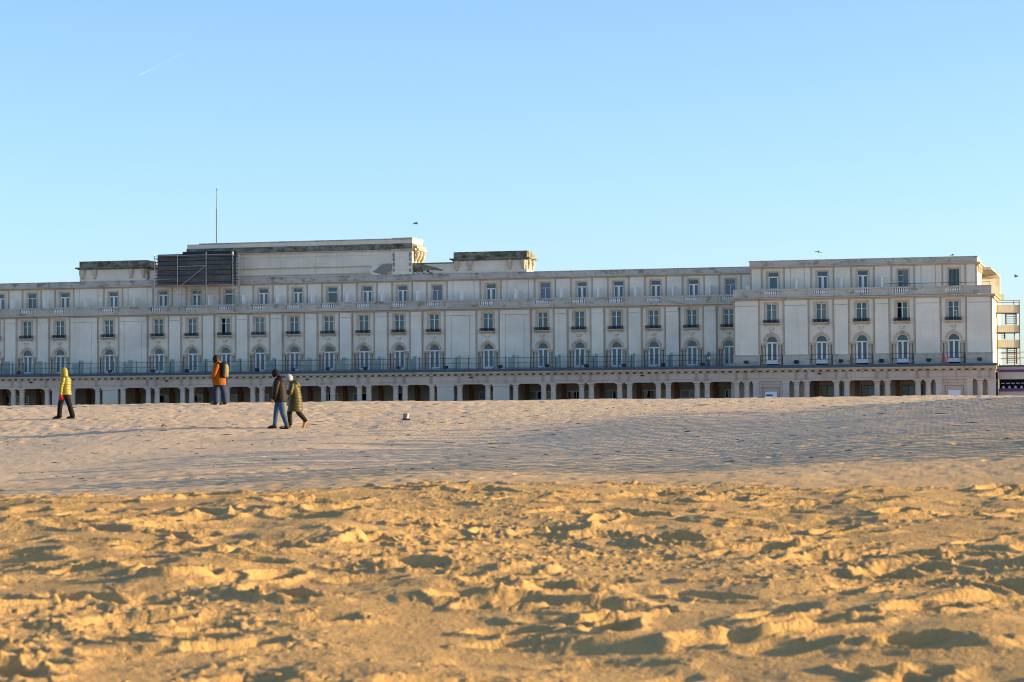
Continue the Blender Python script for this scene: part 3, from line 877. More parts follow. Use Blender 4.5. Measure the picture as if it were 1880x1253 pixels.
for s in (-1, 1): a, b = sorted((s * 0.585, s * 0.72)); mb.box(a, b, 0, 0.045, 0, 2.88)
mb.box(-0.584, 0.584, 0, 0.045, 2.75, 2.88)
ME_TSUR = mb.mesh('window_surround'); ME_TSUR.materials.append(M['trim'])
for c in MAIN: bay(c, 0.0, 0.0, 0.0, -1.3)
for c in PAV: bay(c, WP, 0.17, 0.28, WP - 1.3)
# curtains behind the two end windows of the top floor
mb = MB()
for k in range(7): mb.lathe(49.06 - 0.40 + k * 0.133, WP - 1.52 + 0.07, [(0.055, 14.4), (0.045, 15.6), (0.05, 16.95)], 8)
hp('curtain', mb, 'glassteal')
mb = MB()
for k in range(3): mb.lathe(43.73 + 0.22 + k * 0.11, WP - 1.52 + 0.06, [(0.05, 14.4), (0.03, 15.3), (0.05, 16.95)], 8)
hp('curtain', mb, 'curtain')
# a sash propped open at the last window of the end block
mb = MB(); frame_rect(mb, -0.2, 0.2, 0, 0.85, 0.05, -0.03, 0); mb.box(-0.2, 0.2, -0.02, -0.01, 0.4, 0.44)
o = part('open_sash', mb.mesh('open_sash'), 'white', hotel, L(49.25, WP + 0.1, 11.75)); o.rotation_euler = (0, 0, R(12))

# white terrace partitions on the top floor
ME_PART = MB().box(-0.03, 0.03, -0.62, 0.62, 0, 1.98); ME_PART.box(0.03, 0.06, 0.42, 0.52, 0.3, 1.95)
ME_PART = ME_PART.mesh('terrace_partition'); ME_PART.materials.append(M['white'])
for a, b in zip(MAIN[:-1], MAIN[1:]):
    if abs((a + b) / 2 + 40.5) < 1: continue
    part('terrace_partition', ME_PART, None, hotel, L((a + b) / 2, -0.62, 14.07))
for a, b in zip(PAV[:3], PAV[1:4]): part('terrace_partition', ME_PART, None, hotel, L((a + b) / 2, WP - 0.62, 14.35))
mb = MB().box(26.2, 27.2, -1.0, -0.95, 14.4, 15.95); hp('terrace_partition', mb, 'white')

# base panels of the end block between its doors
ends = spans(PAV, UC0, UC1, 1.24)
for a, b in ends:
    mb = MB().box(a, b, WP + 0.001, WP + 0.20, 7.05, 8.04); mb.box(a - 0.03, b + 0.03, WP + 0.001, WP + 0.25, 8.042, 8.14)
    hp('base_panel', mb, 'balustrade')
for c in PAV:
    mb = MB()
    for z in (7.62, 8.13): mb.tube((c - 1.24, WP + 0.15, z), (c + 1.24, WP + 0.15, z), 0.022)
    for s in (-1, 1): mb.tube((c + s * 1.2, WP + 0.15, 7.05), (c + s * 1.2, WP + 0.15, 8.16), 0.03)
    hp('door_rail', mb, 'rail')
mb = MB()
for u in (44.6, 47.2, 50.0, 52.8): mb.tube((u, WP - 0.02, 15.15), (u, WP - 0.02, 15.5), 0.025)
mb.tube((41.9, WP - 0.02, 15.5), (52.9, WP - 0.02, 15.5), 0.028); hp('roof_rail', mb, 'rail')

# downpipes beside the bays
for c in MAIN[3:22:2] + [20.37, 24.48]:
    mb = MB().tube((c - 1.36, 0.12, 6.95), (c - 1.36, 0.12, 13.74), 0.05, 8); mb.box(c - 1.46, c - 1.26, 0.02, 0.2, 13.35, 13.6)
    hp('downpipe', mb, 'fillet')

# ------------------------------------------------------------------ attic storey
AW = -1.3
mb = MB()
mb.box(-39.5, -12.02, AW - 4.1, AW, 17.40, 20.80)                      # tall centre block
mb.box(-39.5, -12.02, AW - 4.1, AW - 0.02, 21.6, 22.08)
mb.box(-39.3, -14.4, AW, AW + 0.05, 17.5, 18.2)
mb.box(-12.02, -7.1, AW - 1.2, AW - 0.15, 17.42, 19.2)
mb.box(-44.2, -39.52, AW - 1.2, AW - 0.15, 17.42, 19.2)
mb.box(-33.0, -16.2, AW, AW + 0.06, 20.36, 20.42)
hp('attic_wall', mb, 'wall')
mb = MB()
mb.box(-39.7, -11.82, AW - 4.3, AW + 0.22, 20.805, 20.92)
mb.box(-14.48, -11.6, AW - 0.5, AW + 0.26, 20.78, 20.99)
mb.box(-36, -14.5, AW, AW + 0.16, 19.05, 19.13); mb.box(-36, -14.5, AW, AW + 0.18, 18.22, 18.32)
hp('attic_cornice', mb, 'trim')
mb = MB(); mb.box(-39.55, -12.0, AW - 4.15, AW + 0.08, 20.922, 21.6)
mb.box(-12.02, -7.1, AW - 1.3, AW - 0.1, 19.2, 19.34); mb.box(-44.2, -39.52, AW - 1.3, AW - 0.1, 19.2, 19.34)
hp('mossy_band', mb, 'moss')
mb = MB(); mb.box(-39.6, -33.4, AW - 4.2, AW + 0.03, 22.08, 22.1); mb.box(-38.0, -14.4, AW - 4.2, AW + 0.03, 22.08, 22.2); mb.box(-14.38, -11.98, AW - 4.2, AW + 0.06, 22.08, 22.26)
hp('coping', mb, 'parapet')
# end pier of the attic: framed panel, fallen ornaments, sunlit carved return
mb = MB(); frame_rect(mb, -13.95, -12.62, 18.6, 20.15, 0.10, AW + 0.06, AW + 0.14)
mb.box(-14.46, -12.02, AW, AW + 0.06, 17.5, 20.78); hp('pier_panel', mb, 'panel')
rr = random.Random(3)
def blob(uc, vc, ru, rv, w0, w1, n=16, j=0.25):
    return MB().prism([(uc + ru * math.cos(2 * math.pi * i / n) * (1 + rr.uniform(-j, j)), vc + rv * math.sin(2 * math.pi * i / n) * (1 + rr.uniform(-j, j))) for i in range(n)], w0, w1)
mb = MB()
for uc in (-14.22, -12.28):
    for vc, rv in ((20.3, 0.34), (19.75, 0.22), (19.2, 0.26), (18.55, 0.2)):
        b = blob(uc, vc, 0.13, rv, AW + 0.061, AW + 0.085, 12, 0.3); mb.add(b.v, b.f)
hp('bare_patch', mb, 'patch')
pts = [(-16.75, 18.42), (-16.2, 18.75), (-15.95, 19.02), (-15.62, 19.2), (-15.5, 19.33), (-15.2, 19.22), (-14.95, 19.34), (-14.5, 19.3), (-14.47, 18.6),
       (-14.8, 18.42), (-15.1, 18.12), (-15.5, 18.04), (-15.95, 18.18), (-16.3, 18.3)]
hp('bare_patch', MB().prism(pts, AW + 0.05, AW + 0.2), 'patch', label='large grey patch where the render has fallen off')
mb = MB(); b = blob(-16.05, 18.62, 1.05, 0.62, AW + 0.04, AW + 0.19, 22, 0.12); mb.add(b.v, b.f); hp('broken_render', mb, 'panel')
# carved brackets and mouldings on the sunlit return of the attic
mb = MB()
mb.box(-12.019, -11.35, AW - 3.6, AW - 0.3, 20.8, 21.05); mb.box(-12.019, -11.55, AW - 3.6, AW - 0.4, 21.052, 21.35)
for w in (-1.9, -3.1, -4.3):
    mb.loft([(-11.9, w, 20.75), (-11.55, w, 20.5), (-11.65, w, 20.1), (-11.9, w, 19.5)], [(0.25, 0.3), (0.3, 0.3), (0.22, 0.26), (0.12, 0.2)], 8)
mb.box(-12.019, -11.95, AW - 3.9, AW - 0.1, 18.0, 20.7)
hp('carved_bracket', mb, 'trim', smooth=False)
mb = MB()                                                    # rubble and weeds on the low wall beside it
for k in range(60):
    u = -12 + 3.0 * rr.random() ** 1.4; v = 17.5 + (19.4 - 17.5) * rr.random() * (1 - (u + 12) / 4.2); s = rr.uniform(0.05, 0.16)
    mb.lathe(u, AW - 0.12, [(s * 0.5, v - s), (s, v), (s * 0.4, v + s * 0.8)], 6)
hp('rubble', mb, 'moss', kind='stuff')
mb = MB(); mb.prism([(-12.0, 19.25), (-11.2, 19.3), (-9.2, 18.75), (-8.4, 18.5), (-8.6, 18.4), (-10.2, 18.6), (-11.9, 18.3)], AW - 0.15, AW - 0.06)
hp('mossy_band', mb, 'moss')

# two small roof towers with carved consoles
def tower(u0, u1, cons):
    mb = MB().box(u0, u1, AW - 3.2, AW + 0.02, 17.40, 19.55); mb.box(u0 + 0.5, u1 - 0.5, AW + 0.021, AW + 0.06, 18.32, 18.38)
    hp('tower_wall', mb, 'wall')
    mb = MB().box(u0 - 0.42, u1 + 0.42, AW - 3.5, AW + 0.42, 19.56, 19.72); mb.box(u0 - 0.2, u1 + 0.2, AW - 3.4, AW + 0.2, 19.44, 19.558)
    hp('tower_cornice', mb, 'moss')
    mb = MB().box(u0 - 0.02, u1 + 0.02, AW - 3.25, AW + 0.06, 19.722, 20.44)
    hp('mossy_band', mb, 'moss')
    def console(u, w, rz=0):
        mb = MB().loft([(0, 0.02, 1.1), (0, 0.14, 0.95), (0, 0.17, 0.6), (0, 0.07, 0.3), (0, 0.08, 0.1), (0, 0.02, 0.0)],
                       [(0.20, 0.16), (0.30, 0.18), (0.26, 0.16), (0.18, 0.12), (0.22, 0.15), (0.10, 0.08)], 10)
        o = part('console', mb.mesh('console', (0, 0, 0), True), 'trim', hotel, L(u, w, 18.36)); o.rotation_euler = (0, 0, rz)
    for u in cons: console(u, AW + 0.04)
    console(u1 + 0.02, AW - 0.6, R(90)); console(u1 + 0.02, AW - 2.4, R(90)); console(u0 - 0.02, AW - 0.6, R(-90))
tower(-53.1, -44.6, (-52.7, -51.15, -46.5, -44.95))
tower(-7.1, 1.42, (-6.75, -5.2, -0.55, 1.05))

# rear wing seen past the sunlit end
rear = part('rear_wing', MB().box(-6, 1.55, -9, 0, 13.2, 17.0).mesh('rear_wing', (0, 0, BASE)), 'wall', hotel, (51.0, 12.0, 0))
rear.rotation_euler = (0, 0, R(30))
part('rear_cornice', MB().box(-6, 1.75, -9.2, 0.25, 17.002, 17.36).mesh('rear_cornice', (0, 0, BASE)), 'trim', rear)
part('rear_parapet', MB().box(-6, 0.9, -9, -0.4, 17.362, 17.92).mesh('rear_parapet', (0, 0, BASE)), 'parapet', rear)
part('wing_wall', MB().box(-6, 0.8, -9, -0.3, BASE, 13.198).mesh('wing_wall', (0, 0, BASE)), 'wall', rear)
o = part('end_balcony', MB().box(-1.0, 1.6, -2.5, 0, 14.0, 14.62).mesh('end_balcony', (0, 0, BASE)), 'stair', hotel, (52.4, 3.0, 0)); o.rotation_euler = (0, 0, R(28))

# ------------------------------------------------------------------ arcade
CW = 5.95                                          # column line
pairs = [-57.5, -40.7, -36.5, -32.2, -28.05, -23.8, -19.65, -15.43, -11.22, 5.65, 9.88, 14.1, 18.35, 22.58, 33.25, 37.47, 41.72, 45.97, -61.7, -65.9, -70.1, -74.3]
cols = [p + s * 0.54 for p in pairs for s in (-1, 1)]
cols += [-53.79, -50.6, -47.48, -44.36, -7.57, -4.4, -1.19, 1.95, 26.3, 27.4, 51.82, 52.85]
mb = MB().lathe(0, 0, [(0.36, 0), (0.36, 0.12), (0.31, 0.16), (0.31, 1.0), (0.285, 2.7), (0.29, 2.74), (0.33, 2.78), (0.335, 2.84), (0.345, 3.0)], 16)
mb.box(-0.41, 0.41, -0.40, 0.40, 3.002, 3.12)
ME_C = mb.mesh('column'); ME_C.materials.append(M['column'])
for f in ME_C.polygons: f.use_smooth = abs(f.normal.z) < 0.5 and len(f.vertices) == 4 and f.area < 0.4 and f.center.z < 2.95
for u in cols: part('column', ME_C, None, hotel, L(u, CW - 0.1, 2.20))
mb = MB()
for s in (-1, 0, 1): mb.box(s * 0.12 - 0.04, s * 0.12 + 0.04, 0, 0.035, 0.1, 0.72)
mb.box(-0.22, 0.22, 0, 0.06, 0, 0.07); mb.box(-0.22, 0.22, 0, 0.05, 0.73, 0.78)
ME_TRI = mb.mesh('triglyph'); ME_TRI.materials.append(M['fillet'])
for u in cols:
    if u > -66: part('triglyph', ME_TRI, None, hotel, L(u - 0.02, CW + 0.25, 5.5))
for u0, u1 in ((-53.02, -51.3), (-46.75, -45.0), (-6.88, -5.1), (-0.5, 1.22)):
    mb = MB().box(u0 - 0.05, u1 + 0.05, CW - 0.5, CW + 0.14, BASE, 5.1); mb.box(u0 - 0.16, u1 + 0.16, CW - 0.6, CW + 0.24, 5.102, 5.32)
    hp('pier', mb, 'stonegrey')
for u0, u1 in ((28.1, 28.72), (31.26, 31.95), (47.28, 47.9), (50.45, 51.06), (53.02, 53.4)):
    mb = MB().box(u0, u1, CW - 0.5, CW + 0.16, BASE, 5.1); mb.box(u0 - 0.06, u1 + 0.06, CW - 0.5, CW + 0.22, 5.102, 5.32)
    hp('pier', mb, 'stonegrey')
# two blind stone portals with stepped frames
for c in (29.98, 49.18):
    mb = MB()
    mb.box(c - 1.27, c - 0.98, CW - 0.45, CW + 0.05, BASE, 5.0); mb.box(c + 0.98, c + 1.27, CW - 0.45, CW + 0.05, BASE, 5.0)
    mb.box(c - 0.975, c + 0.975, CW - 0.45, CW + 0.05, 4.72, 5.0); mb.box(c - 1.27, c + 1.27, CW - 0.45, CW + 0.10, 5.004, 5.32)
    mb.box(c - 0.975, c + 0.975, CW - 0.5, CW - 0.10, BASE, 4.717)
    mb.box(c - 0.90, c - 0.78, CW - 0.098, CW - 0.02, BASE, 4.55); mb.box(c + 0.78, c + 0.90, CW - 0.098, CW - 0.02, BASE, 4.55); mb.box(c - 0.90, c + 0.90, CW - 0.098, CW - 0.02, 4.553, 4.66)
    hp('stone_portal', mb, 'stone')
# frieze of long stone blocks, dentil course, mouldings, slate-covered terrace edge
x = UL; k = 0
while x < 53.4:
    wdt = min(2.1, 53.42 - x)
    for a, b, off in ((5.325, 5.62, 0.0), (5.63, 6.28, 0.02)):
        mb = MB().box(x + 0.004, x + wdt - 0.004, CW - 0.45, CW + 0.22 + off + 0.004 * (k % 3), a, b)
        hp('frieze_block', mb, 'stone')
    x += 2.1; k += 1
mb = MB()
u = UL + 0.3
while u < 53.2: mb.box(u, u + 0.42, CW - 0.05, CW + 0.46, 6.29, 6.434); u += 0.80
hp('dentil_row', mb, 'trim', kind='stuff')
mb = MB().box(UL, 53.42, 0.0, CW - 0.1, 6.283, 6.436); mb.prism_u([(CW, 6.435), (CW + 0.5, 6.435), (CW + 0.62, 6.56), (CW + 0.66, 6.695), (CW, 6.695)], UL, 53.55)
hp('terrace_cornice', mb, 'trim')
mb = MB().prism_u([(0.0, 6.70), (CW + 0.70, 6.70), (CW + 0.70, 6.93), (CW + 0.60, 7.0), (0.0, 7.0)], UL, 53.58)
hp('terrace_edge', mb, 'fascia')
# arcade ceiling, inner wall, brown inner pilasters, shop windows
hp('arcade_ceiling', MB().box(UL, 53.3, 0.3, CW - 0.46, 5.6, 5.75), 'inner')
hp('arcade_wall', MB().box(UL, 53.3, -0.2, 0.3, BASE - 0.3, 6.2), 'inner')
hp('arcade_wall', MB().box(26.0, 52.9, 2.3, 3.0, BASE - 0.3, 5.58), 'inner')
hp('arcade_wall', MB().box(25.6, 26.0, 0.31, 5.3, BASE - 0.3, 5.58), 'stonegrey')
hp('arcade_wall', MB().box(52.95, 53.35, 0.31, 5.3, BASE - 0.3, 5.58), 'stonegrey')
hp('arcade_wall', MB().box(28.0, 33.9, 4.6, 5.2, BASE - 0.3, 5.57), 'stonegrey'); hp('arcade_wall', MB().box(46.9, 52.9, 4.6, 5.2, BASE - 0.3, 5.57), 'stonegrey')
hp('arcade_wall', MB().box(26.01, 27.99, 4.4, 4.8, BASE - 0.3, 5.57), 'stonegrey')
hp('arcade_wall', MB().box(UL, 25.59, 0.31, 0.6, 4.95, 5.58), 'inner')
for u in (-61.8, -57.5, -51.1, -44.9, -40.6, -36.4, -32.15, -28.0, -23.7, -19.5, -15.22, -10.94, -4.6, 1.86, 6.07, 10.36, 14.57, 18.79, 23.08):
    hp('inner_pilaster', MB().box(u - 0.22, u + 0.22, 0.31, 0.72, BASE, 5.4), 'rust')
for u in (34.75, 39.05, 43.3): hp('inner_pilaster', MB().box(u - 0.45, u - 0.05, 3.01, 3.3, BASE, 5.4), 'rust')
gw = [(-60.3, 1.5), (-42.0, .9), (-37.7, .9), (-33.5, .9), (-29.6, .8), (-25.6, .8), (-21.3, .9), (-17.6, 1.0), (-13.0, .8), (-7.5, 0.9), (-2.3, 1.4), (3.3, 1.5), (7.9, 1.45), (12.0, 1.45), (16.3, 1.45), (20.6, 1.45), (24.6, .5), (-47.8, .9)]
for c, h in gw:
    rr2 = random.Random(int(c * 10))
    mb = MB(); frame_rect(mb, -h, h, 0, 2.3, 0.07, 0, 0.06); mb.box(-h + 0.07, h - 0.07, 0, 0.07, 1.36, 1.46); mb.box(-0.04 - h * 0.3, 0.04 - h * 0.3, 0, 0.065, 0.07, 2.23)
    o = part('shop_window', mb.mesh('shop_window'), rr2.choice(['white', 'galv', 'galv']), hotel, L(c, 0.32, 2.3))
    a = h * -0.3
    part('pane', MB().box(-h + 0.07, a - 0.04, 0.0, 0.03, 0.07, 2.23).mesh('pane'), rr2.choice(['glassgrey', 'glassdark', 'glassdark']), o)
    part('pane', MB().box(a + 0.04, h - 0.07, 0.0, 0.03, 0.07, 2.23).mesh('pane'), 'glassdark', o)
for c in (36.0, 40.3, 44.55):
    mb = MB(); frame_rect(mb, -1.1, 1.1, 0, 2.6, 0.06, 0, 0.05); mb.box(-0.42, -0.36, 0, 0.06, 0.06, 2.54)
    o = part('shop_window', mb.mesh('shop_window'), 'darkmetal', hotel, L(c, 3.02, 2.25))
    part('pane', MB().box(-1.04, -0.42, 0, 0.02, 0.06, 2.54).mesh('pane'), 'glassdark', o)
    part('pane', MB().box(-0.36, 1.04, 0, 0.03, 0.06, 2.54).mesh('pane'), 'glassgrey', o)
# lamps under the cornice and floodlights on the terrace edge
mb = MB().lathe(0, 0.2, [(0.06, -0.1), (0.2, -0.05), (0.22, 0.02), (0.1, 0.08)], 10); mb.box(-0.03, 0.03, 0, 0.2, 0.02, 0.07)
ME_WL = mb.mesh('wall_lamp'); ME_WL.materials.append(M['darkmetal'])
for u in (-55.6, -38.83, -21.95, -2.96, 16.14, 35.2): part('wall_lamp', ME_WL, None, hotel, L(u, CW + 0.25, 6.08))
mb = MB().box(-0.2, 0.2, -0.14, 0.10, 0.13, 0.40); mb.box(-0.24, 0.24, -0.18, -0.142, 0.10, 0.43); mb.box(-0.05, 0.05, -0.05, 0.05, 0, 0.15)
ME_FL = mb.mesh('floodlight'); ME_FL.materials.append(M['iron'])
for i, u in enumerate((-57.65, -46.16, -40.86, -36.73, -28.25, -24.03, -19.78, -15.49, -11.5, -6.09, 0.15, 5.4, 9.72, 14.01, 18.26, 22.53, 27.18, 32.54, 37.32, 41.61, 46.47, 51.79)):
    o = part('floodlight', ME_FL, None, hotel, L(u, CW - 0.35 if u < 26 else CW - 0.6, 7.0)); o.rotation_euler = (R(random.uniform(-25, 10)), 0, R(random.uniform(-40, 40)))
    if u > 26: o.location.z += 0.16
# glass screens between the terraces
poly = [(0.1, 0), (3.1, 0), (3.1, 1.22), (1.45, 1.28), (1.4, 1.5), (1.3, 1.62), (1.1, 1.68), (0.1, 1.68)]
ME_SC = MB().prism_u(poly, -0.02, 0.02).mesh('glass_screen'); ME_SC.materials.append(M['screen'])
for a, b in zip(MAIN[:-1], MAIN[1:]): part('glass_screen', ME_SC, None, hotel, L((a + b) / 2 + 0.05, 0.15, 7.004))
part('glass_screen', ME_SC, None, hotel, L(22.6, 1.6, 7.004))

# ------------------------------------------------------------------ things on and beside the hotel
rail = fthing('terrace_railing', -20, CW + 0.1, 7.0, 'dark blue metal railing along the edge of the first floor terrace', 'railing')
mb = MB().lathe(0, 0, [(0.05, 0), (0.05, 0.05), (0.038, 0.07), (0.038, 1.2), (0.06, 1.24), (0.03, 1.33), (0.008, 1.38)], 8); mb.box(-0.09, 0.09, -0.09, 0.09, 0, 0.03)
ME_P = mb.mesh('post'); ME_P.materials.append(M['rail'])
u = -59.5 - 1.404 * 13
while u < 25.7:
    part('post', ME_P, None, rail, (u + 20, 0, 0)); u += 1.404
for z, r in ((1.19, 0.022), (0.64, 0.018), (0.09, 0.018)):
    part('rail', MB().tube((-59, 0, z), (45.7, 0, z), r).mesh('rail'), 'rail', rail)

globe = fthing('globe_lamp', 23.2, 5.2, 7.0, 'white globe lamp on a thin post on the terrace next to the forward end block', 'lamp')
part('globe', MB().lathe(0, 0, [(0.02, 0.74), (0.12, 0.78), (0.17, 0.9), (0.12, 1.02), (0.02, 1.06)], 12).mesh('globe', smooth=True), 'white', globe)
part('lamp_post', MB().tube((0, 0, 0), (0, 0, 0.76), 0.03).mesh('lamp_post'), 'rail', globe)

flag = fthing('flagpole', -37.0, -4.2, 22.1, 'tall bare flagpole on the roof of the central attic', 'flagpole')
part('pole', MB().lathe(0, 0, [(0.09, -0.1), (0.09, 0.2), (0.065, 0.25), (0.06, 4.3), (0.04, 4.35), (0.025, 6.6)], 8).mesh('pole'), 'pole', flag)
part('finial', MB().lathe(0, 0, [(0.01, 6.6), (0.06, 6.66), (0.06, 6.72), (0.01, 6.8)], 8).mesh('finial'), 'darkmetal', flag)

scaf = fthing('scaffold', -38.0, 0.6, 14.1, 'scaffold wrapped in dark rust-stained sheeting against the left of the attic', 'scaffold')
def sp(name, mb, mat, **k): return part(name, mb.mesh(name, (-38.0, 0.6, 14.1)), mat, scaf, **k)
su = [-42.75, -39.9, -36.35, -33.05]
rows = [(17.28, 17.62), (17.63, 18.42), (18.43, 19.0), (19.01, 19.6), (19.61, 20.1), (20.11, 20.5), (20.51, 20.86)]
for a, b in zip([-42.45, -39.9, -36.35], [-39.91, -36.36, -33.3]):
    for k, (v0, v1) in enumerate(rows):
        v1 -= 0.05; wv = [(a + (b - a) * i / 6, 0.50 + 0.035 * math.sin(i * 2.1 + k) + 0.05 * (k % 2)) for i in range(7)]
        mb = MB()
        vs = [(x, y, z) for z in (v0, v1) for x, y in wv] + [(x, y - 0.03, z) for z in (v0, v1) for x, y in wv]
        fs = []
        for i in range(6): fs += [(i, i + 1, i + 8, i + 7), (14 + i, 14 + i + 7, 14 + i + 8, 14 + i + 1), (i, 14 + i, 15 + i, i + 1), (7 + i, 8 + i, 22 + i, 21 + i)]
        fs += [(0, 7, 21, 14), (6, 20, 27, 13)]
        mb.add(vs, fs); sp('sheeting', mb, 'tarp')
sp('sheeting', MB().box(-42.4, -33.3, -1.1, 0.40, 20.87, 20.9), 'tarp'); sp('back_sheet', MB().box(-42.4, -33.34, 0.30, 0.36, 17.3, 20.86), 'tarpblue')
sp('sheeting', MB().box(-33.32, -33.28, -1.1, 0.42, 17.3, 20.86), 'tarp'); sp('sheeting', MB().box(-42.46, -42.42, -1.1, 0.42, 17.3, 20.86), 'tarp')
sp('top_sheet', MB().box(-39.35, -33.25, -1.0, 0.45, 20.91, 21.14), 'tarpblue')
for u in su:
    for w in (0.62, -0.55):
        sp('pole', MB().tube((u, w, 14.1), (u, w, 21.0 if w > 0 else 20.6), 0.045), 'galv')
sp('pole', MB().tube((-32.4, 0.4, 14.1), (-32.4, 0.4, 20.8), 0.045), 'galv'); sp('pole', MB().tube((-39.5, 0.62, 14.1), (-39.5, 0.62, 17.2), 0.04), 'galv')
for v in (20.72, 17.22, 14.72, 16.2): sp('ledger', MB().tube((-42.9, 0.66, v), (-32.9, 0.66, v), 0.035), 'galv')
sp('ledger', MB().tube((-39.9, 0.67, 19.45), (-36.35, 0.67, 19.45), 0.04), 'galv')
sp('ledger', MB().tube((-42.9, 0.66, 18.0), (-39.9, 0.66, 18.0), 0.03), 'galv')
sp('brace', MB().tube((-39.85, 0.7, 16.9), (-36.4, 0.7, 19.4), 0.035), 'galv'); sp('brace', MB().tube((-39.5, 0.68, 14.9), (-36.4, 0.68, 17.1), 0.03), 'galv')
for k in range(9):
    sp('ladder_rung', MB().tube((-33.05, 0.63, 17.4 + k * 0.38), (-32.4, 0.4, 17.4 + k * 0.38), 0.035), 'darkmetal')
    sp('end_board', MB().box(-42.9, -42.47, -0.5, 0.6, 17.35 + k * 0.38, 17.40 + k * 0.38), 'darkmetal')

# fire escape at the sunlit end
fe = fthing('fire_escape', 53.2, -2.0, BASE, 'steel fire escape stair with pale solid landings beside the sunlit end wall', 'staircase')
fe.rotation_euler = (0, 0, -TH + R(24))
def fp(name, mb, mat): return part(name, mb.mesh(name, (0, 0, BASE)), mat, fe)
X0, X1 = -0.3, 2.2
for v0, v1 in ((12.55, 13.38), (10.45, 11.2), (8.82, 9.66)): fp('landing_panel', MB().box(X0, X1, 0.55, 0.6, v0, v1), 'stair'); fp('landing', MB().box(X0, X1, -0.9, 0.54, v0 - 0.08, v0 + 0.02), 'darkmetal')
for x in (X0, X1): 
    for w in (0.65, -0.95): fp('post', MB().tube((x, w, BASE), (x, w, 13.9), 0.05), 'rust')
for v in (13.86, 13.62, 7.6, 8.2): fp('handrail', MB().tube((X0, 0.66, v), (X1, 0.66, v), 0.03), 'rust')
def flight(xa, xb, va, vb, w):
    n = max(3, int(abs(vb - va) / 0.2))
    for i in range(n):
        z = va + (vb - va) * (i + 0.5) / n
        fp('tread', MB().box(xa, xb, w - 0.12, w + 0.12, z, z + 0.045), 'rust')
    for x in (xa, xb): fp('stringer', MB().box(x - 0.03, x + 0.03, w - 0.14, w + 0.14, va, vb), 'rust')
flight(0.95, 2.1, 11.3, 12.5, -0.1); flight(X0 + 0.05, 0.8, 9.75, 10.4, -0.1); flight(1.05, 2.1, 7.1, 8.8, -0.1)
fp('stair_frame', MB().tube((1.55, 0.62, 9.7), (1.7, 0.62, 10.4), 0.03), 'rust')

kiosk = fthing('side_building', 56.5, 5.0, BASE, 'low grey building with purple beams and a dark window beside the hotel end', 'building')
def kp(name, mb, mat): return part(name, mb.mesh(name, (56.5, 5.0, BASE)), mat, kiosk)
kp('wall', MB().box(53.65, 63.0, -3, 5.0, BASE, 4.0), 'stonegrey'); kp('wall', MB().box(53.65, 63.0, -3, 5.0, 5.3, 6.6), 'stonegrey'); kp('wall', MB().box(56.6, 63.0, -3, 5.0, 4.002, 5.298), 'stonegrey')
kp('roof', MB().box(53.6, 63.1, -3.1, 5.2, 6.602, 6.76), 'fascia')
kp('purple_beam', MB().box(53.64, 63, 5.002, 5.14, 6.05, 6.3), 'purple'); kp('purple_beam', MB().box(53.64, 63, 5.002, 5.14, 4.02, 4.34), 'purple')
kp('roof_rail', MB().tube((53.7, 5.0, 8.1), (63, 5.0, 8.1), 0.03).tube((53.7, 5.0, 7.5), (63, 5.0, 7.5), 0.03), 'rail')
for u in (53.62, 58.1): kp('scaffold_pole', MB().tube((u, 5.3, BASE), (u, 5.3, 8.3), 0.045), 'purple' if u > 55 else 'galv')
o = kp('window', MB().box(53.68, 56.58, 4.2, 4.3, 4.02, 5.28), 'void')
for i in range(5): part('window_bar', MB().box(53.9 + i * 0.5, 54.25 + i * 0.5, 4.31, 4.36, 4.86, 4.93).mesh('window_bar', (56.5, 5.0, BASE)), 'white', o)
for i in range(4): part('window_frame', MB().lathe(54.1 + i * 0.62, 4.4, [(0.1, 4.32), (0.16, 4.45), (0.05, 4.62)], 8).mesh('window_frame', (56.5, 5.0, BASE)), 'sign', o)

red = fthing('plastic_barrier', 48.2, 6.0, 7.0, 'small red lattice barrier leaning beside the last arched door', 'barrier')
mb = MB()
for k in range(4): mb.box(-0.42 + 0.05 * k, 0.42 - 0.13 * k, 0.0, 0.05, 0.05 + 0.26 * k, 0.14 + 0.26 * k)
mb.tube((-0.42, 0.02, 0), (-0.1, 0.02, 1.0), 0.035); mb.tube((0.42, 0.02, 0), (0.0, 0.02, 1.0), 0.035)
part('barrier_panel', mb.mesh('barrier_panel'), 'red', red); part('foot', MB().box(-0.45, 0.45, -0.2, 0.2, 0, 0.05).mesh('foot'), 'red', red)

for u, lab, blue in ((29.99, 'white sign board with a blue stripe in the first stone portal', True), (49.18, 'plain white board in the last stone portal at the hotel end', False)):
    sg = fthing('sign_board', u, CW - 0.02, BASE, lab, 'sign')
    part('board', MB().box(-0.64, 0.64, -0.05, 0, 0.6, 2.0).mesh('board'), 'sign', sg)
    if blue: part('blue_stripe', MB().box(-0.50, 0.16, 0.001, 0.012, 1.55, 1.73).mesh('blue_stripe'), 'signblue', sg)
    for s in (-1, 1): part('leg', MB().box(s * 0.5 - 0.04, s * 0.5 + 0.04, -0.06, -0.0, 0, 0.6).mesh('leg'), 'galv', sg)

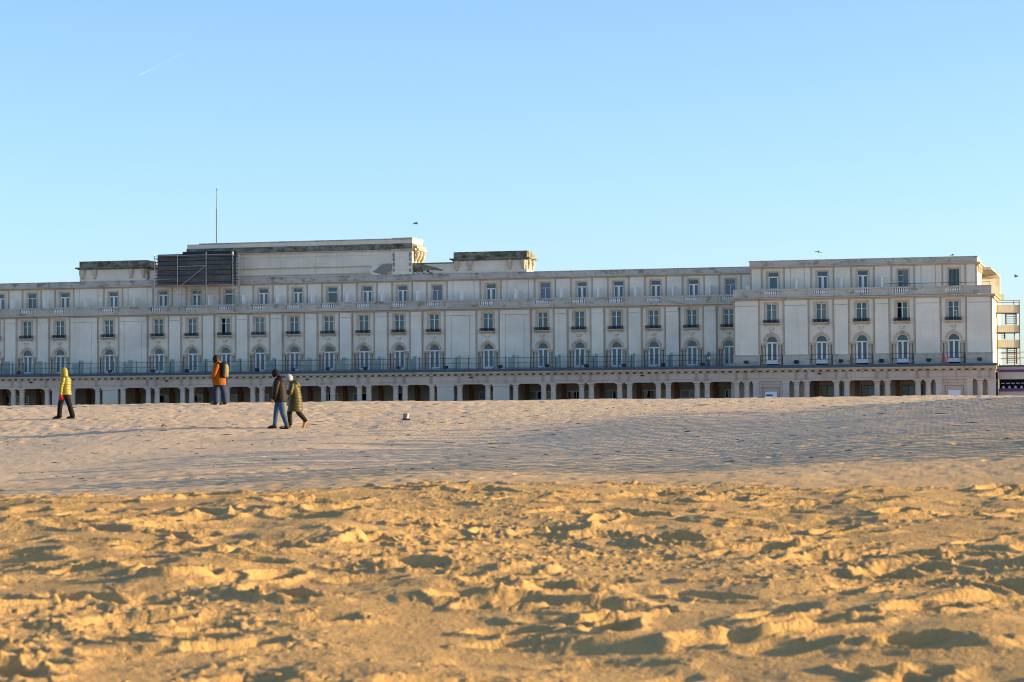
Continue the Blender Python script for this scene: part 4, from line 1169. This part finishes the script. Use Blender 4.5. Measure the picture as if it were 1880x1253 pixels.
# ------------------------------------------------------------------ people
def skin_body(joints, edges, name, parent):
    me = bpy.data.meshes.new(name)
    keys = list(joints)
    me.from_pydata([joints[k][0] for k in keys], [(keys.index(a), keys.index(b)) for a, b in edges], [])
    o = bpy.data.objects.new('tmp', me); COL.objects.link(o)
    md = o.modifiers.new('s', 'SKIN'); md.use_smooth_shade = True
    for i, k in enumerate(keys):
        sv = me.skin_vertices[0].data[i]; r = joints[k][1]
        sv.radius = (r, r); sv.use_root = (k == 'pelvis')
    s2 = o.modifiers.new('d', 'SUBSURF'); s2.levels = 1; s2.render_levels = 1
    dg = bpy.context.evaluated_depsgraph_get()
    m2 = bpy.data.meshes.new_from_object(o.evaluated_get(dg))
    bpy.data.objects.remove(o); m2.name = name
    m2.materials.clear(); m2.materials.append(M['skin'])
    return part(name, m2, None, parent)

def figure(root, P):
    """P: joints in metres; x to the right of the picture, y away from it, z up"""
    j = {k: (Vector(v), r) for k, (v, r) in P.items()}
    e = [('pelvis', 'chest'), ('chest', 'neck'), ('neck', 'head'), ('head', 'crown')]
    for s in ('n', 'f'):                       # near and far limbs
        e += [('chest', 'sh' + s), ('sh' + s, 'el' + s), ('el' + s, 'wr' + s), ('wr' + s, 'palm' + s),
              ('pelvis', 'hip' + s), ('hip' + s, 'kn' + s), ('kn' + s, 'an' + s), ('an' + s, 'toe' + s)]
        w = j['wr' + s][0]; d = (w - j['el' + s][0]).normalized()
        side = Vector((1, 0, 0)) - d * d.x
        side = side.normalized() if side.length > 0.2 else Vector((0, 1, 0))
        pm = w + d * 0.07
        j['palm' + s] = (pm, 0.034)
        for i, (off, ln) in enumerate(((-0.03, 0.075), (-0.01, 0.088), (0.01, 0.082), (0.03, 0.062))):
            a = 'f%d%s' % (i, s); b = 'g%d%s' % (i, s)
            j[a] = (pm + side * off + d * ln * 0.55, 0.0095); j[b] = (pm + side * off * 1.1 + d * ln + Vector((-0.015, 0, 0)), 0.008)
            e += [('palm' + s, a), (a, b)]
        j['t0' + s] = (w + d * 0.045 - side * 0.045, 0.011); j['t1' + s] = (w + d * 0.085 - side * 0.06, 0.009)
        e += [('palm' + s, 't0' + s), ('t0' + s, 't1' + s)]
    h = j['head'][0]
    j['nose'] = (h + P_DIR[root.name] * 0.10, 0.018); e.append(('head', 'nose'))
    return skin_body(j, e, 'body', root)
P_DIR = {}

def lofted(name, root, pts, rad, mat, seg=14, quilt=0.0, label=None):
    """garment loft; optional quilting bulges"""
    if quilt:
        q = []; r = []
        for i in range(len(pts) - 1):
            a, b = Vector(pts[i]), Vector(pts[i + 1])
            n = max(2, int((b - a).length / 0.02))
            for k in range(n):
                t = k / n; p = a.lerp(b, t); q.append(p)
                base = [rad[i][c] * (1 - t) + rad[i + 1][c] * t for c in (0, 1)]
                s = quilt * (abs(math.sin(math.pi * p.z / 0.085)) - 0.6); r.append((base[0] + s, base[1] + s))
        q.append(Vector(pts[-1])); r.append(rad[-1]); pts, rad = q, r
    mb = MB().loft(pts, rad, seg)
    return part(name, mb.mesh(name, smooth=True, flip=False), mat, root, label=label)

def shoe(root, x, y, z, dx, mat='shoe', pitch=0.0, yaw=0.3):
    mb = MB().loft([(0.10, 0, 0.05), (0.07, 0, 0.055), (0.0, 0, 0.06), (-0.08, 0, 0.05), (-0.15, 0, 0.035), (-0.19, 0, 0.025)],
                   [(0.03, 0.03), (0.05, 0.04), (0.055, 0.043), (0.045, 0.045), (0.033, 0.042), (0.015, 0.025)], 10)
    mb.loft([(0.02, 0, 0.06), (0.03, 0, 0.13)], [(0.05, 0.045), (0.055, 0.05)], 10)
    o = part('shoe', mb.mesh('shoe', smooth=True, flip=False), mat, root, (x, y, z)); o.rotation_euler = (0, pitch, -yaw * dx); return o

def place(px, D, z=None):
    x = px; zz = ground(x, D) if z is None else z
    return Vector((x, D, zz))

def person_yellow():
    p = thing('person', place(-14.62, 79.0), 'person in a shiny yellow hooded puffer jacket, black trousers and a red glove, striding left', 'person')
    P_DIR[p.name] = Vector((-0.95, 0.3, 0))
    H = {'pelvis': ((0.0, 0, 0.86), .10), 'chest': ((0.0, 0, 1.20), .11), 'neck': ((-0.01, 0, 1.40), .05), 'head': ((-0.03, 0, 1.51), .085), 'crown': ((-0.02, 0, 1.58), .07),
         'shn': ((0.0, -0.17, 1.30), .055), 'eln': ((-0.07, -0.22, 1.02), .042), 'wrn': ((-0.085, -0.22, 0.76), .03),
         'shf': ((-0.05, 0.17, 1.30), .055), 'elf': ((0.02, 0.22, 1.03), .042), 'wrf': ((-0.10, 0.22, 0.80), .03),
         'hipn': ((0.05, -0.09, 0.80), .075), 'knn': ((0.165, -0.09, 0.45), .055), 'ann': ((0.265, -0.09, 0.12), .04), 'toen': ((0.17, -0.09, 0.04), .03),
         'hipf': ((-0.08, 0.09, 0.80), .075), 'knf': ((-0.17, 0.09, 0.45), .055), 'anf': ((-0.19, 0.09, 0.10), .04), 'toef': ((-0.33, 0.10, 0.04), .03)}
    figure(p, H)
    lofted('jacket', p, [(0.03, 0, 0.77), (0.03, 0, 0.80), (0.03, 0, 0.95), (0.03, 0, 1.10), (0.03, 0, 1.25), (0.01, 0, 1.36), (-0.01, 0, 1.43)],
           [(0.185, 0.20), (0.20, 0.21), (0.175, 0.20), (0.18, 0.20), (0.18, 0.215), (0.13, 0.15), (0.075, 0.08)], 'yellow', 18, 0.022)
    lofted('sleeve', p, [(0.0, -0.19, 1.34), (-0.02, -0.22, 1.24), (-0.07, -0.25, 1.02), (-0.085, -0.25, 0.78)], [(0.05, 0.05), (0.075, 0.075), (0.065, 0.065), (0.05, 0.05)], 'yellow', 12, 0.012)
    lofted('sleeve', p, [(-0.06, 0.19, 1.34), (-0.05, 0.22, 1.24), (-0.03, 0.24, 1.02), (-0.10, 0.24, 0.82)], [(0.05, 0.05), (0.075, 0.075), (0.065, 0.065), (0.05, 0.05)], 'yellow', 12, 0.012)
    lofted('hood', p, [(0.0, 0, 1.37), (-0.01, 0, 1.42), (-0.02, 0, 1.50), (-0.02, 0, 1.58), (-0.015, 0, 1.65), (-0.01, 0, 1.69)], [(0.11, 0.11), (0.125, 0.12), (0.13, 0.125), (0.12, 0.12), (0.08, 0.085), (0.02, 0.02)], 'yellow', 14, 0.012)
    lofted('trouser_leg', p, [(0.06, -0.08, 0.85), (0.09, -0.09, 0.72), (0.175, -0.09, 0.45), (0.27, -0.09, 0.13), (0.275, -0.09, 0.06)], [(0.115, 0.11), (0.105, 0.10), (0.085, 0.08), (0.085, 0.08), (0.09, 0.085)], 'blackcloth')
    lofted('trouser_leg', p, [(-0.03, 0.08, 0.85), (-0.09, 0.09, 0.72), (-0.165, 0.09, 0.45), (-0.185, 0.09, 0.13), (-0.19, 0.09, 0.06)], [(0.115, 0.11), (0.105, 0.10), (0.085, 0.08), (0.08, 0.08), (0.085, 0.085)], 'blackcloth')
    shoe(p, 0.25, -0.09, 0.0, 1); shoe(p, -0.23, 0.09, 0.0, 1)
    mb = MB().loft([(-0.085, -0.25, 0.80), (-0.08, -0.25, 0.74), (-0.075, -0.25, 0.68), (-0.07, -0.25, 0.66)], [(0.045, 0.04), (0.055, 0.045), (0.055, 0.04), (0.04, 0.03)], 10)
    for i, dx in enumerate((-0.115, -0.085, -0.055, -0.03)): mb.loft([(dx, -0.25, 0.69), (dx + 0.005, -0.25, 0.63), (dx - 0.005, -0.245, 0.60 + 0.008 * abs(i - 1))], [(0.018, 0.018), (0.017, 0.017), (0.011, 0.011)], 6)
    mb.loft([(-0.04, -0.25, 0.73), (-0.01, -0.26, 0.68), (-0.015, -0.26, 0.64)], [(0.02, 0.02), (0.018, 0.018), (0.012, 0.012)], 6)
    part('glove', mb.mesh('glove', smooth=True, flip=False), 'redglove', p)
    mb2 = MB(); mb2.add([(a - 0.015, -b, c + 0.03) for a, b, c in mb.v], mb.f); part('glove', mb2.mesh('glove', smooth=True, flip=False), 'redglove', p)

def person_orange():
    p = thing('person', place(-10.56, 87.0), 'person in an orange coat and dark jeans carrying a backpack on the sand ridge', 'person')
    P_DIR[p.name] = Vector((-0.9, 0.45, 0))
    H = {'pelvis': ((0.0, 0, 0.93), .11), 'chest': ((0.0, 0, 1.28), .12), 'neck': ((-0.06, 0, 1.50), .055), 'head': ((-0.115, 0, 1.62), .085), 'crown': ((-0.11, 0, 1.70), .07),
         'shn': ((0.03, -0.19, 1.42), .055), 'eln': ((-0.10, -0.25, 1.14), .045), 'wrn': ((-0.2, -0.18, 0.98), .03),
         'shf': ((-0.10, 0.18, 1.42), .055), 'elf': ((-0.17, 0.24, 1.14), .045), 'wrf': ((-0.22, 0.16, 0.98), .03),
         'hipn': ((0.08, -0.08, 0.85), .08), 'knn': ((0.18, -0.09, 0.48), .058), 'ann': ((0.235, -0.09, 0.12), .04), 'toen': ((0.10, -0.10, 0.04), .03),
         'hipf': ((-0.07, 0.09, 0.85), .08), 'knf': ((-0.135, 0.09, 0.48), .058), 'anf': ((-0.13, 0.09, 0.12), .04), 'toef': ((-0.28, 0.10, 0.04), .03)}
    figure(p, H)
    lofted('coat', p, [(0.03, 0, 0.70), (0.03, 0, 0.72), (0.01, 0, 0.95), (-0.01, 0, 1.15), (-0.02, 0, 1.35), (-0.04, 0, 1.46), (-0.08, 0, 1.53)],
           [(0.235, 0.22), (0.24, 0.225), (0.235, 0.215), (0.225, 0.215), (0.215, 0.225), (0.15, 0.17), (0.08, 0.08)], 'orange', 18)
    lofted('sleeve', p, [(0.0, -0.2, 1.45), (-0.03, -0.24, 1.36), (-0.12, -0.27, 1.12), (-0.2, -0.20, 0.96)], [(0.06, 0.06), (0.085, 0.08), (0.075, 0.075), (0.06, 0.06)], 'orange')
    lofted('sleeve', p, [(-0.1, 0.18, 1.45), (-0.13, 0.22, 1.36), (-0.18, 0.25, 1.12), (-0.23, 0.18, 0.96)], [(0.06, 0.06), (0.085, 0.08), (0.075, 0.075), (0.06, 0.06)], 'orange')
    lofted('collar', p, [(-0.03, 0, 1.47), (-0.05, 0, 1.53), (-0.07, 0, 1.56)], [(0.13, 0.13), (0.115, 0.115), (0.09, 0.09)], 'orange')
    lofted('trouser_leg', p, [(0.09, -0.08, 0.92), (0.10, -0.09, 0.78), (0.18, -0.09, 0.48), (0.23, -0.09, 0.15), (0.23, -0.09, 0.06)], [(0.12, 0.11), (0.115, 0.105), (0.09, 0.085), (0.08, 0.08), (0.085, 0.085)], 'jeans')
    lofted('trouser_leg', p, [(-0.06, 0.08, 0.92), (-0.09, 0.09, 0.78), (-0.135, 0.09, 0.48), (-0.125, 0.09, 0.15), (-0.125, 0.09, 0.06)], [(0.12, 0.11), (0.11, 0.105), (0.09, 0.085), (0.08, 0.08), (0.085, 0.085)], 'jeans')
    shoe(p, 0.20, -0.09, 0.0, 1); shoe(p, -0.15, 0.09, 0.0, 1)
    lofted('hair', p, [(-0.06, 0, 1.50), (-0.085, 0, 1.56), (-0.10, 0, 1.64), (-0.11, 0, 1.72), (-0.11, 0, 1.78), (-0.11, 0, 1.80)], [(0.09, 0.09), (0.115, 0.105), (0.12, 0.115), (0.105, 0.105), (0.06, 0.06), (0.02, 0.02)], 'hair')
    b = thing('backpack', p.location + Vector((0.17, -0.10, 0.98)), 'black and khaki backpack worn over the orange coat', 'backpack')
    b.rotation_euler = (0, R(6), R(-30))
    part('pack_body', MB().loft([(0, 0, 0.0), (0, 0, 0.04), (0, 0, 0.22), (0, 0, 0.42), (0, 0, 0.52), (-0.02, 0, 0.55)], [(0.10, 0.13), (0.13, 0.16), (0.14, 0.165), (0.12, 0.155), (0.09, 0.12), (0.04, 0.06)], 14).mesh('pack_body', smooth=True, flip=False), 'pack', b)
    part('front_pocket', MB().loft([(0.09, 0.02, 0.03), (0.10, 0.02, 0.06), (0.10, 0.02, 0.3), (0.09, 0.02, 0.42), (0.05, 0.02, 0.5)], [(0.05, 0.11), (0.075, 0.13), (0.065, 0.125), (0.06, 0.11), (0.04, 0.07)], 12).mesh('front_pocket', smooth=True, flip=False), 'packtan', b)
    for s in (-1, 1):
        part('strap', MB().loft([(-0.05, s * 0.1, 0.5), (-0.16, s * 0.12, 0.53), (-0.30, s * 0.13, 0.42), (-0.32, s * 0.13, 0.22)], [(0.02, 0.03)] * 4, 8).mesh('strap', smooth=True, flip=False), 'pack', b)

def person_brown():
    p = thing('person', place(-6.92, 72.0), 'person in a dark brown jacket, black hat and light blue jeans, walking left', 'person')
    P_DIR[p.name] = Vector((-0.9, 0.45, 0))
    H = {'pelvis': ((0.0, 0, 0.90), .11), 'chest': ((-0.02, 0, 1.27), .12), 'neck': ((-0.08, 0, 1.48), .055), 'head': ((-0.14, 0, 1.61), .085), 'crown': ((-0.13, 0, 1.69), .07),
         'shn': ((-0.02, -0.2, 1.40), .055), 'eln': ((-0.09, -0.26, 1.12), .045), 'wrn': ((-0.16, -0.2, 0.90), .03),
         'shf': ((-0.1, 0.19, 1.40), .055), 'elf': ((-0.12, 0.25, 1.12), .045), 'wrf': ((-0.2, 0.18, 0.92), .03),
         'hipn': ((0.04, -0.08, 0.84), .08), 'knn': ((0.10, -0.09, 0.45), .058), 'ann': ((0.21, -0.09, 0.12), .04), 'toen': ((0.08, -0.10, 0.03), .03),
         'hipf': ((-0.04, 0.09, 0.84), .08), 'knf': ((-0.13, 0.09, 0.47), .058), 'anf': ((-0.16, 0.09, 0.12), .04), 'toef': ((-0.3, 0.10, 0.05), .03)}
    figure(p, H)
    lofted('jacket', p, [(0.01, 0, 0.80), (0.01, 0, 0.83), (0.0, 0, 1.0), (-0.01, 0, 1.18), (-0.02, 0, 1.34), (-0.06, 0, 1.46), (-0.09, 0, 1.52)],
           [(0.205, 0.21), (0.22, 0.22), (0.215, 0.215), (0.21, 0.22), (0.20, 0.225), (0.14, 0.17), (0.08, 0.08)], 'brown', 18, 0.006)
    lofted('sleeve', p, [(-0.04, -0.21, 1.43), (-0.06, -0.25, 1.34), (-0.11, -0.28, 1.10), (-0.15, -0.22, 0.88)], [(0.06, 0.06), (0.085, 0.08), (0.08, 0.08), (0.065, 0.065)], 'brown')
    lofted('sleeve', p, [(-0.1, 0.18, 1.43), (-0.13, 0.22, 1.34), (-0.17, 0.25, 1.10), (-0.2, 0.19, 0.90)], [(0.06, 0.06), (0.085, 0.08), (0.08, 0.08), (0.065, 0.065)], 'brown')
    lofted('hood', p, [(0.06, 0, 1.36), (0.03, 0, 1.42), (-0.02, 0, 1.50), (-0.06, 0, 1.55)], [(0.10, 0.13), (0.13, 0.15), (0.12, 0.13), (0.07, 0.08)], 'brown')
    lofted('trouser_leg', p, [(0.04, -0.08, 0.90), (0.05, -0.09, 0.74), (0.10, -0.09, 0.45), (0.21, -0.09, 0.13), (0.21, -0.09, 0.08)], [(0.115, 0.11), (0.105, 0.10), (0.08, 0.075), (0.065, 0.065), (0.07, 0.07)], 'jeanslight')
    lofted('trouser_leg', p, [(-0.03, 0.08, 0.90), (-0.06, 0.09, 0.74), (-0.125, 0.09, 0.47), (-0.155, 0.09, 0.13), (-0.155, 0.09, 0.08)], [(0.11, 0.11), (0.105, 0.10), (0.075, 0.075), (0.06, 0.065), (0.065, 0.07)], 'jeanslight')
    shoe(p, 0.17, -0.09, -0.02, 1, pitch=R(8)); shoe(p, -0.2, 0.09, 0.01, 1)
    lofted('knit_hat', p, [(-0.10, 0, 1.56), (-0.115, 0, 1.62), (-0.125, 0, 1.70), (-0.13, 0, 1.76), (-0.13, 0, 1.79)], [(0.10, 0.10), (0.117, 0.112), (0.11, 0.108), (0.07, 0.07), (0.02, 0.02)], 'blackhat')

def person_olive():
    p = thing('person', place(-6.53, 72.5), 'person in a long olive quilted parka and pale knit hat stepping off the back foot', 'person')
    P_DIR[p.name] = Vector((-0.9, 0.45, 0))
    H = {'pelvis': ((0.0, 0, 0.84), .10), 'chest': ((-0.03, 0, 1.16), .11), 'neck': ((-0.10, 0, 1.34), .05), 'head': ((-0.17, 0, 1.45), .08), 'crown': ((-0.17, 0, 1.53), .065),
         'shn': ((-0.02, -0.17, 1.28), .05), 'eln': ((-0.10, -0.23, 1.03), .04), 'wrn': ((-0.2, -0.2, 1.10), .03),
         'shf': ((-0.1, 0.17, 1.28), .05), 'elf': ((-0.1, 0.22, 1.03), .04), 'wrf': ((-0.18, 0.2, 0.80), .03),
         'hipn': ((0.05, -0.08, 0.78), .075), 'knn': ((0.13, -0.08, 0.44), .055), 'ann': ((0.36, -0.08, 0.20), .04), 'toen': ((0.29, -0.08, 0.05), .03),
         'hipf': ((-0.05, 0.08, 0.78), .075), 'knf': ((-0.16, 0.09, 0.45), .055), 'anf': ((-0.14, 0.09, 0.12), .04), 'toef': ((-0.28, 0.10, 0.04), .03)}
    figure(p, H)
    lofted('parka', p, [(0.02, 0, 0.48), (0.02, 0, 0.50), (0.03, 0, 0.70), (0.03, 0, 0.92), (0.0, 0, 1.12), (-0.03, 0, 1.25), (-0.07, 0, 1.33), (-0.10, 0, 1.38)],
           [(0.225, 0.20), (0.235, 0.21), (0.215, 0.205), (0.185, 0.19), (0.18, 0.195), (0.17, 0.20), (0.12, 0.14), (0.07, 0.075)], 'olive', 18, 0.016)
    lofted('sleeve', p, [(-0.04, -0.18, 1.30), (-0.06, -0.22, 1.22), (-0.11, -0.25, 1.01), (-0.21, -0.22, 1.08)], [(0.055, 0.055), (0.08, 0.075), (0.075, 0.075), (0.055, 0.055)], 'olive', 12, 0.01)
    lofted('sleeve', p, [(-0.1, 0.17, 1.30), (-0.12, 0.21, 1.22), (-0.12, 0.23, 1.01), (-0.18, 0.2, 0.80)], [(0.055, 0.055), (0.08, 0.075), (0.075, 0.075), (0.055, 0.055)], 'olive', 12, 0.01)
    lofted('hood', p, [(0.12, 0, 1.18), (0.09, 0, 1.25), (0.03, 0, 1.34), (-0.04, 0, 1.39)], [(0.07, 0.10), (0.10, 0.14), (0.10, 0.13), (0.06, 0.08)], 'olive')
    lofted('trouser_leg', p, [(0.06, -0.07, 0.80), (0.07, -0.08, 0.66), (0.14, -0.08, 0.44), (0.35, -0.08, 0.20), (0.36, -0.08, 0.18)], [(0.11, 0.11), (0.10, 0.10), (0.08, 0.075), (0.06, 0.06), (0.06, 0.06)], 'olivedark')
    lofted('trouser_leg', p, [(-0.05, 0.07, 0.80), (-0.09, 0.08, 0.66), (-0.155, 0.09, 0.45), (-0.135, 0.09, 0.13), (-0.135, 0.09, 0.07)], [(0.11, 0.11), (0.10, 0.10), (0.08, 0.075), (0.065, 0.065), (0.07, 0.07)], 'olivedark')
    shoe(p, 0.37, -0.08, 0.11, 1, 'tanshoe', R(-58)); shoe(p, -0.17, 0.09, 0.0, 1, 'tanshoe')
    lofted('knit_hat', p, [(-0.14, 0, 1.40), (-0.155, 0, 1.45), (-0.165, 0, 1.53), (-0.165, 0, 1.585), (-0.165, 0, 1.61)], [(0.10, 0.10), (0.115, 0.11), (0.107, 0.105), (0.07, 0.07), (0.02, 0.02)], 'beanie')
person_yellow(); person_orange(); person_brown(); person_olive()

# ------------------------------------------------------------------ birds
def px_point(x, y, D):
    """a point D metres away in the direction of picture position (x, y)"""
    a = x - 940; b = -(y - 626.5)
    a, b = a * math.cos(ROLL) + b * math.sin(ROLL), -a * math.sin(ROLL) + b * math.cos(ROLL)
    d = Vector((a, 4440 * math.cos(PITCH) - b * math.sin(PITCH), 4440 * math.sin(PITCH) + b * math.cos(PITCH)))
    return d / d.y * D + Vector((0, 0, CAM_Z))
def bird(loc, label, rot, span, wing_up, mats=('gulldark', 'gulldark'), flying=True):
    b = thing('gull', loc, label, 'bird', 'gulls around the hotel roof')
    b.rotation_euler = rot
    body = MB().loft([(-0.2, 0, 0.02), (-0.17, 0, 0.03), (-0.1, 0, 0.0), (0.05, 0, 0), (0.18, 0, 0.01), (0.26, 0, 0.01)], [(0.015, 0.015), (0.04, 0.04), (0.065, 0.065), (0.075, 0.075), (0.04, 0.05), (0.012, 0.06)], 10)
    part('body', body.mesh('body', smooth=True, flip=False), mats[0], b)
    part('beak', MB().tube((-0.19, 0, 0.025), (-0.26, 0, 0.01), 0.014, 6, 0.004).mesh('beak', flip=False), 'leaf', b)
    for s in (-1, 1):
        if flying:
            h = span / 2
            pl = [(-0.08, 0.04, 0.03), (-0.13, h * 0.45, 0.03 + h * 0.45 * wing_up), (0.02, h, 0.03 + h * 0.62 * wing_up), (0.08, h * 0.5, 0.02 + h * 0.42 * wing_up), (0.12, 0.04, 0.02)]
            v = [(x, s * y, z) for x, y, z in pl] + [(x, s * y, z - 0.015) for x, y, z in pl]
            f = [(0, 1, 2, 3), (0, 3, 4), (5, 8, 7, 6), (5, 9, 8)] + [(i, (i + 1) % 5, 5 + (i + 1) % 5, 5 + i) for i in range(5)]
            part('wing', MB().add(v, f).mesh('wing', flip=False), mats[1], b)
        else:
            part('wing', MB().loft([(-0.1, s * 0.06, 0.02), (0.05, s * 0.07, 0.02), (0.24, s * 0.03, -0.01), (0.33, s * 0.01, -0.02)], [(0.03, 0.02), (0.05, 0.02), (0.03, 0.015), (0.006, 0.006)], 8).mesh('wing', flip=False), mats[1], b)
            part('leg', MB().tube((0.02, s * 0.03, -0.05), (0.0, s * 0.03, -0.17), 0.01).mesh('leg', flip=False), 'leaf', b)
bird(px_point(763.5, 410, 190), 'gull flying above the roof between the central attic and the small tower', (R(-20), R(20), R(200)), 0.6, -0.25, ('gullgrey', 'gullgrey'))
bird(px_point(1502.5, 462.5, 180), 'dark gull flying just above the end block roof', (R(10), R(-10), R(80)), 0.6, -0.35)
bird(px_point(1866, 508, 230), 'small gull flying at the right beyond the fire escape', (R(15), R(-15), R(10)), 0.9, 0.35, ('gullgrey', 'gullgrey'))
g = fworld(49.0, WP - 1.3, 18.32 + 0.17)
bird(g, 'gull perched on the parapet of the end block', (0, R(8), R(180)), 1.0, 0, ('gullwhite', 'gulldark'), flying=False)

# ------------------------------------------------------------------ small things on the sand
lit = thing('litter_carton', place(-3.28, 75.0), 'crumpled dark and pale carton lying alone on the bare sand', 'litter')
part('carton_side', MB().prism([(-0.12, 0), (-0.02, 0.0), (0.0, 0.2), (-0.02, 0.21), (-0.1, 0.2)], -0.06, 0.06).mesh('carton_side'), 'litter', lit)
part('carton_flap', MB().loft([(0.0, 0, 0.03), (0.03, 0, 0.12), (0.05, 0.01, 0.21)], [(0.05, 0.06), (0.04, 0.06), (0.035, 0.05)], 7).mesh('carton_flap'), 'litterwhite', lit)
part('carton_base', MB().box(-0.13, 0.11, -0.07, 0.07, -0.02, 0.05).mesh('carton_base'), 'litterdark', lit)
lf = thing('dry_leaf', place(-10.6, 73.6), 'single curled orange leaf lying on the sand near the left', 'leaf')
part('leaf_blade', MB().loft([(-0.08, 0, 0.0), (-0.03, 0, 0.05), (0.04, 0.02, 0.06), (0.1, 0, 0.02)], [(0.01, 0.02), (0.03, 0.05), (0.03, 0.05), (0.01, 0.01)], 8).mesh('leaf_blade'), 'leaf', lf)
sk = thing('dry_stalk', place(2.2, 60.5), 'thin dry grass stalk sticking up from the shaded sand', 'stalk')
part('stem', MB().loft([(0.03, 0, -0.05), (0, 0, 0.2), (-0.05, 0, 0.42)], [(0.006, 0.006), (0.005, 0.005), (0.002, 0.002)], 5).mesh('stem'), 'stalk', sk)
mb = MB(); lr = random.Random(9)
for k in range(330):
    D = 48 + 40 * lr.random(); x = lr.uniform(-0.22, 0.22) * D; z = ground(x, D); s = lr.uniform(0.005, 0.013)
    l = 0.03 + 0.16 * lr.random() ** 2; a = lr.uniform(-0.5, 0.5)
    mb.loft([(x - l * math.cos(a), D - l * math.sin(a), z), (x, D, z + s), (x + l * math.cos(a), D + l * math.sin(a), z)], [(s * 0.3, s * 0.3), (s, s * 0.8), (s * 0.3, s * 0.3)], 5)
o = part('seaweed_scraps', mb.mesh('seaweed_scraps', flip=False), 'seaweed', None)
tag(o, 'scattered dark scraps of dry seaweed over the far sand', 'seaweed', kind='stuff')

# ------------------------------------------------------------------ contrail, high and far off
a = px_point(257, 138, 16000); b = px_point(338, 97, 19000)
d = b - a
me = MB().loft([(0, 0, 0), (d.length * 0.3, 0, 0), (d.length * 0.65, 0, 0), (d.length, 0, 0)], [(5, 5), (8, 8), (10, 10), (12, 12)], 12).mesh('contrail', smooth=True, flip=False)
o = part('contrail', me, 'contrail', None, a)
o.rotation_euler = d.to_track_quat('X', 'Z').to_euler()
tag(o, 'short faint white aircraft trail high in the blue sky', 'contrail')
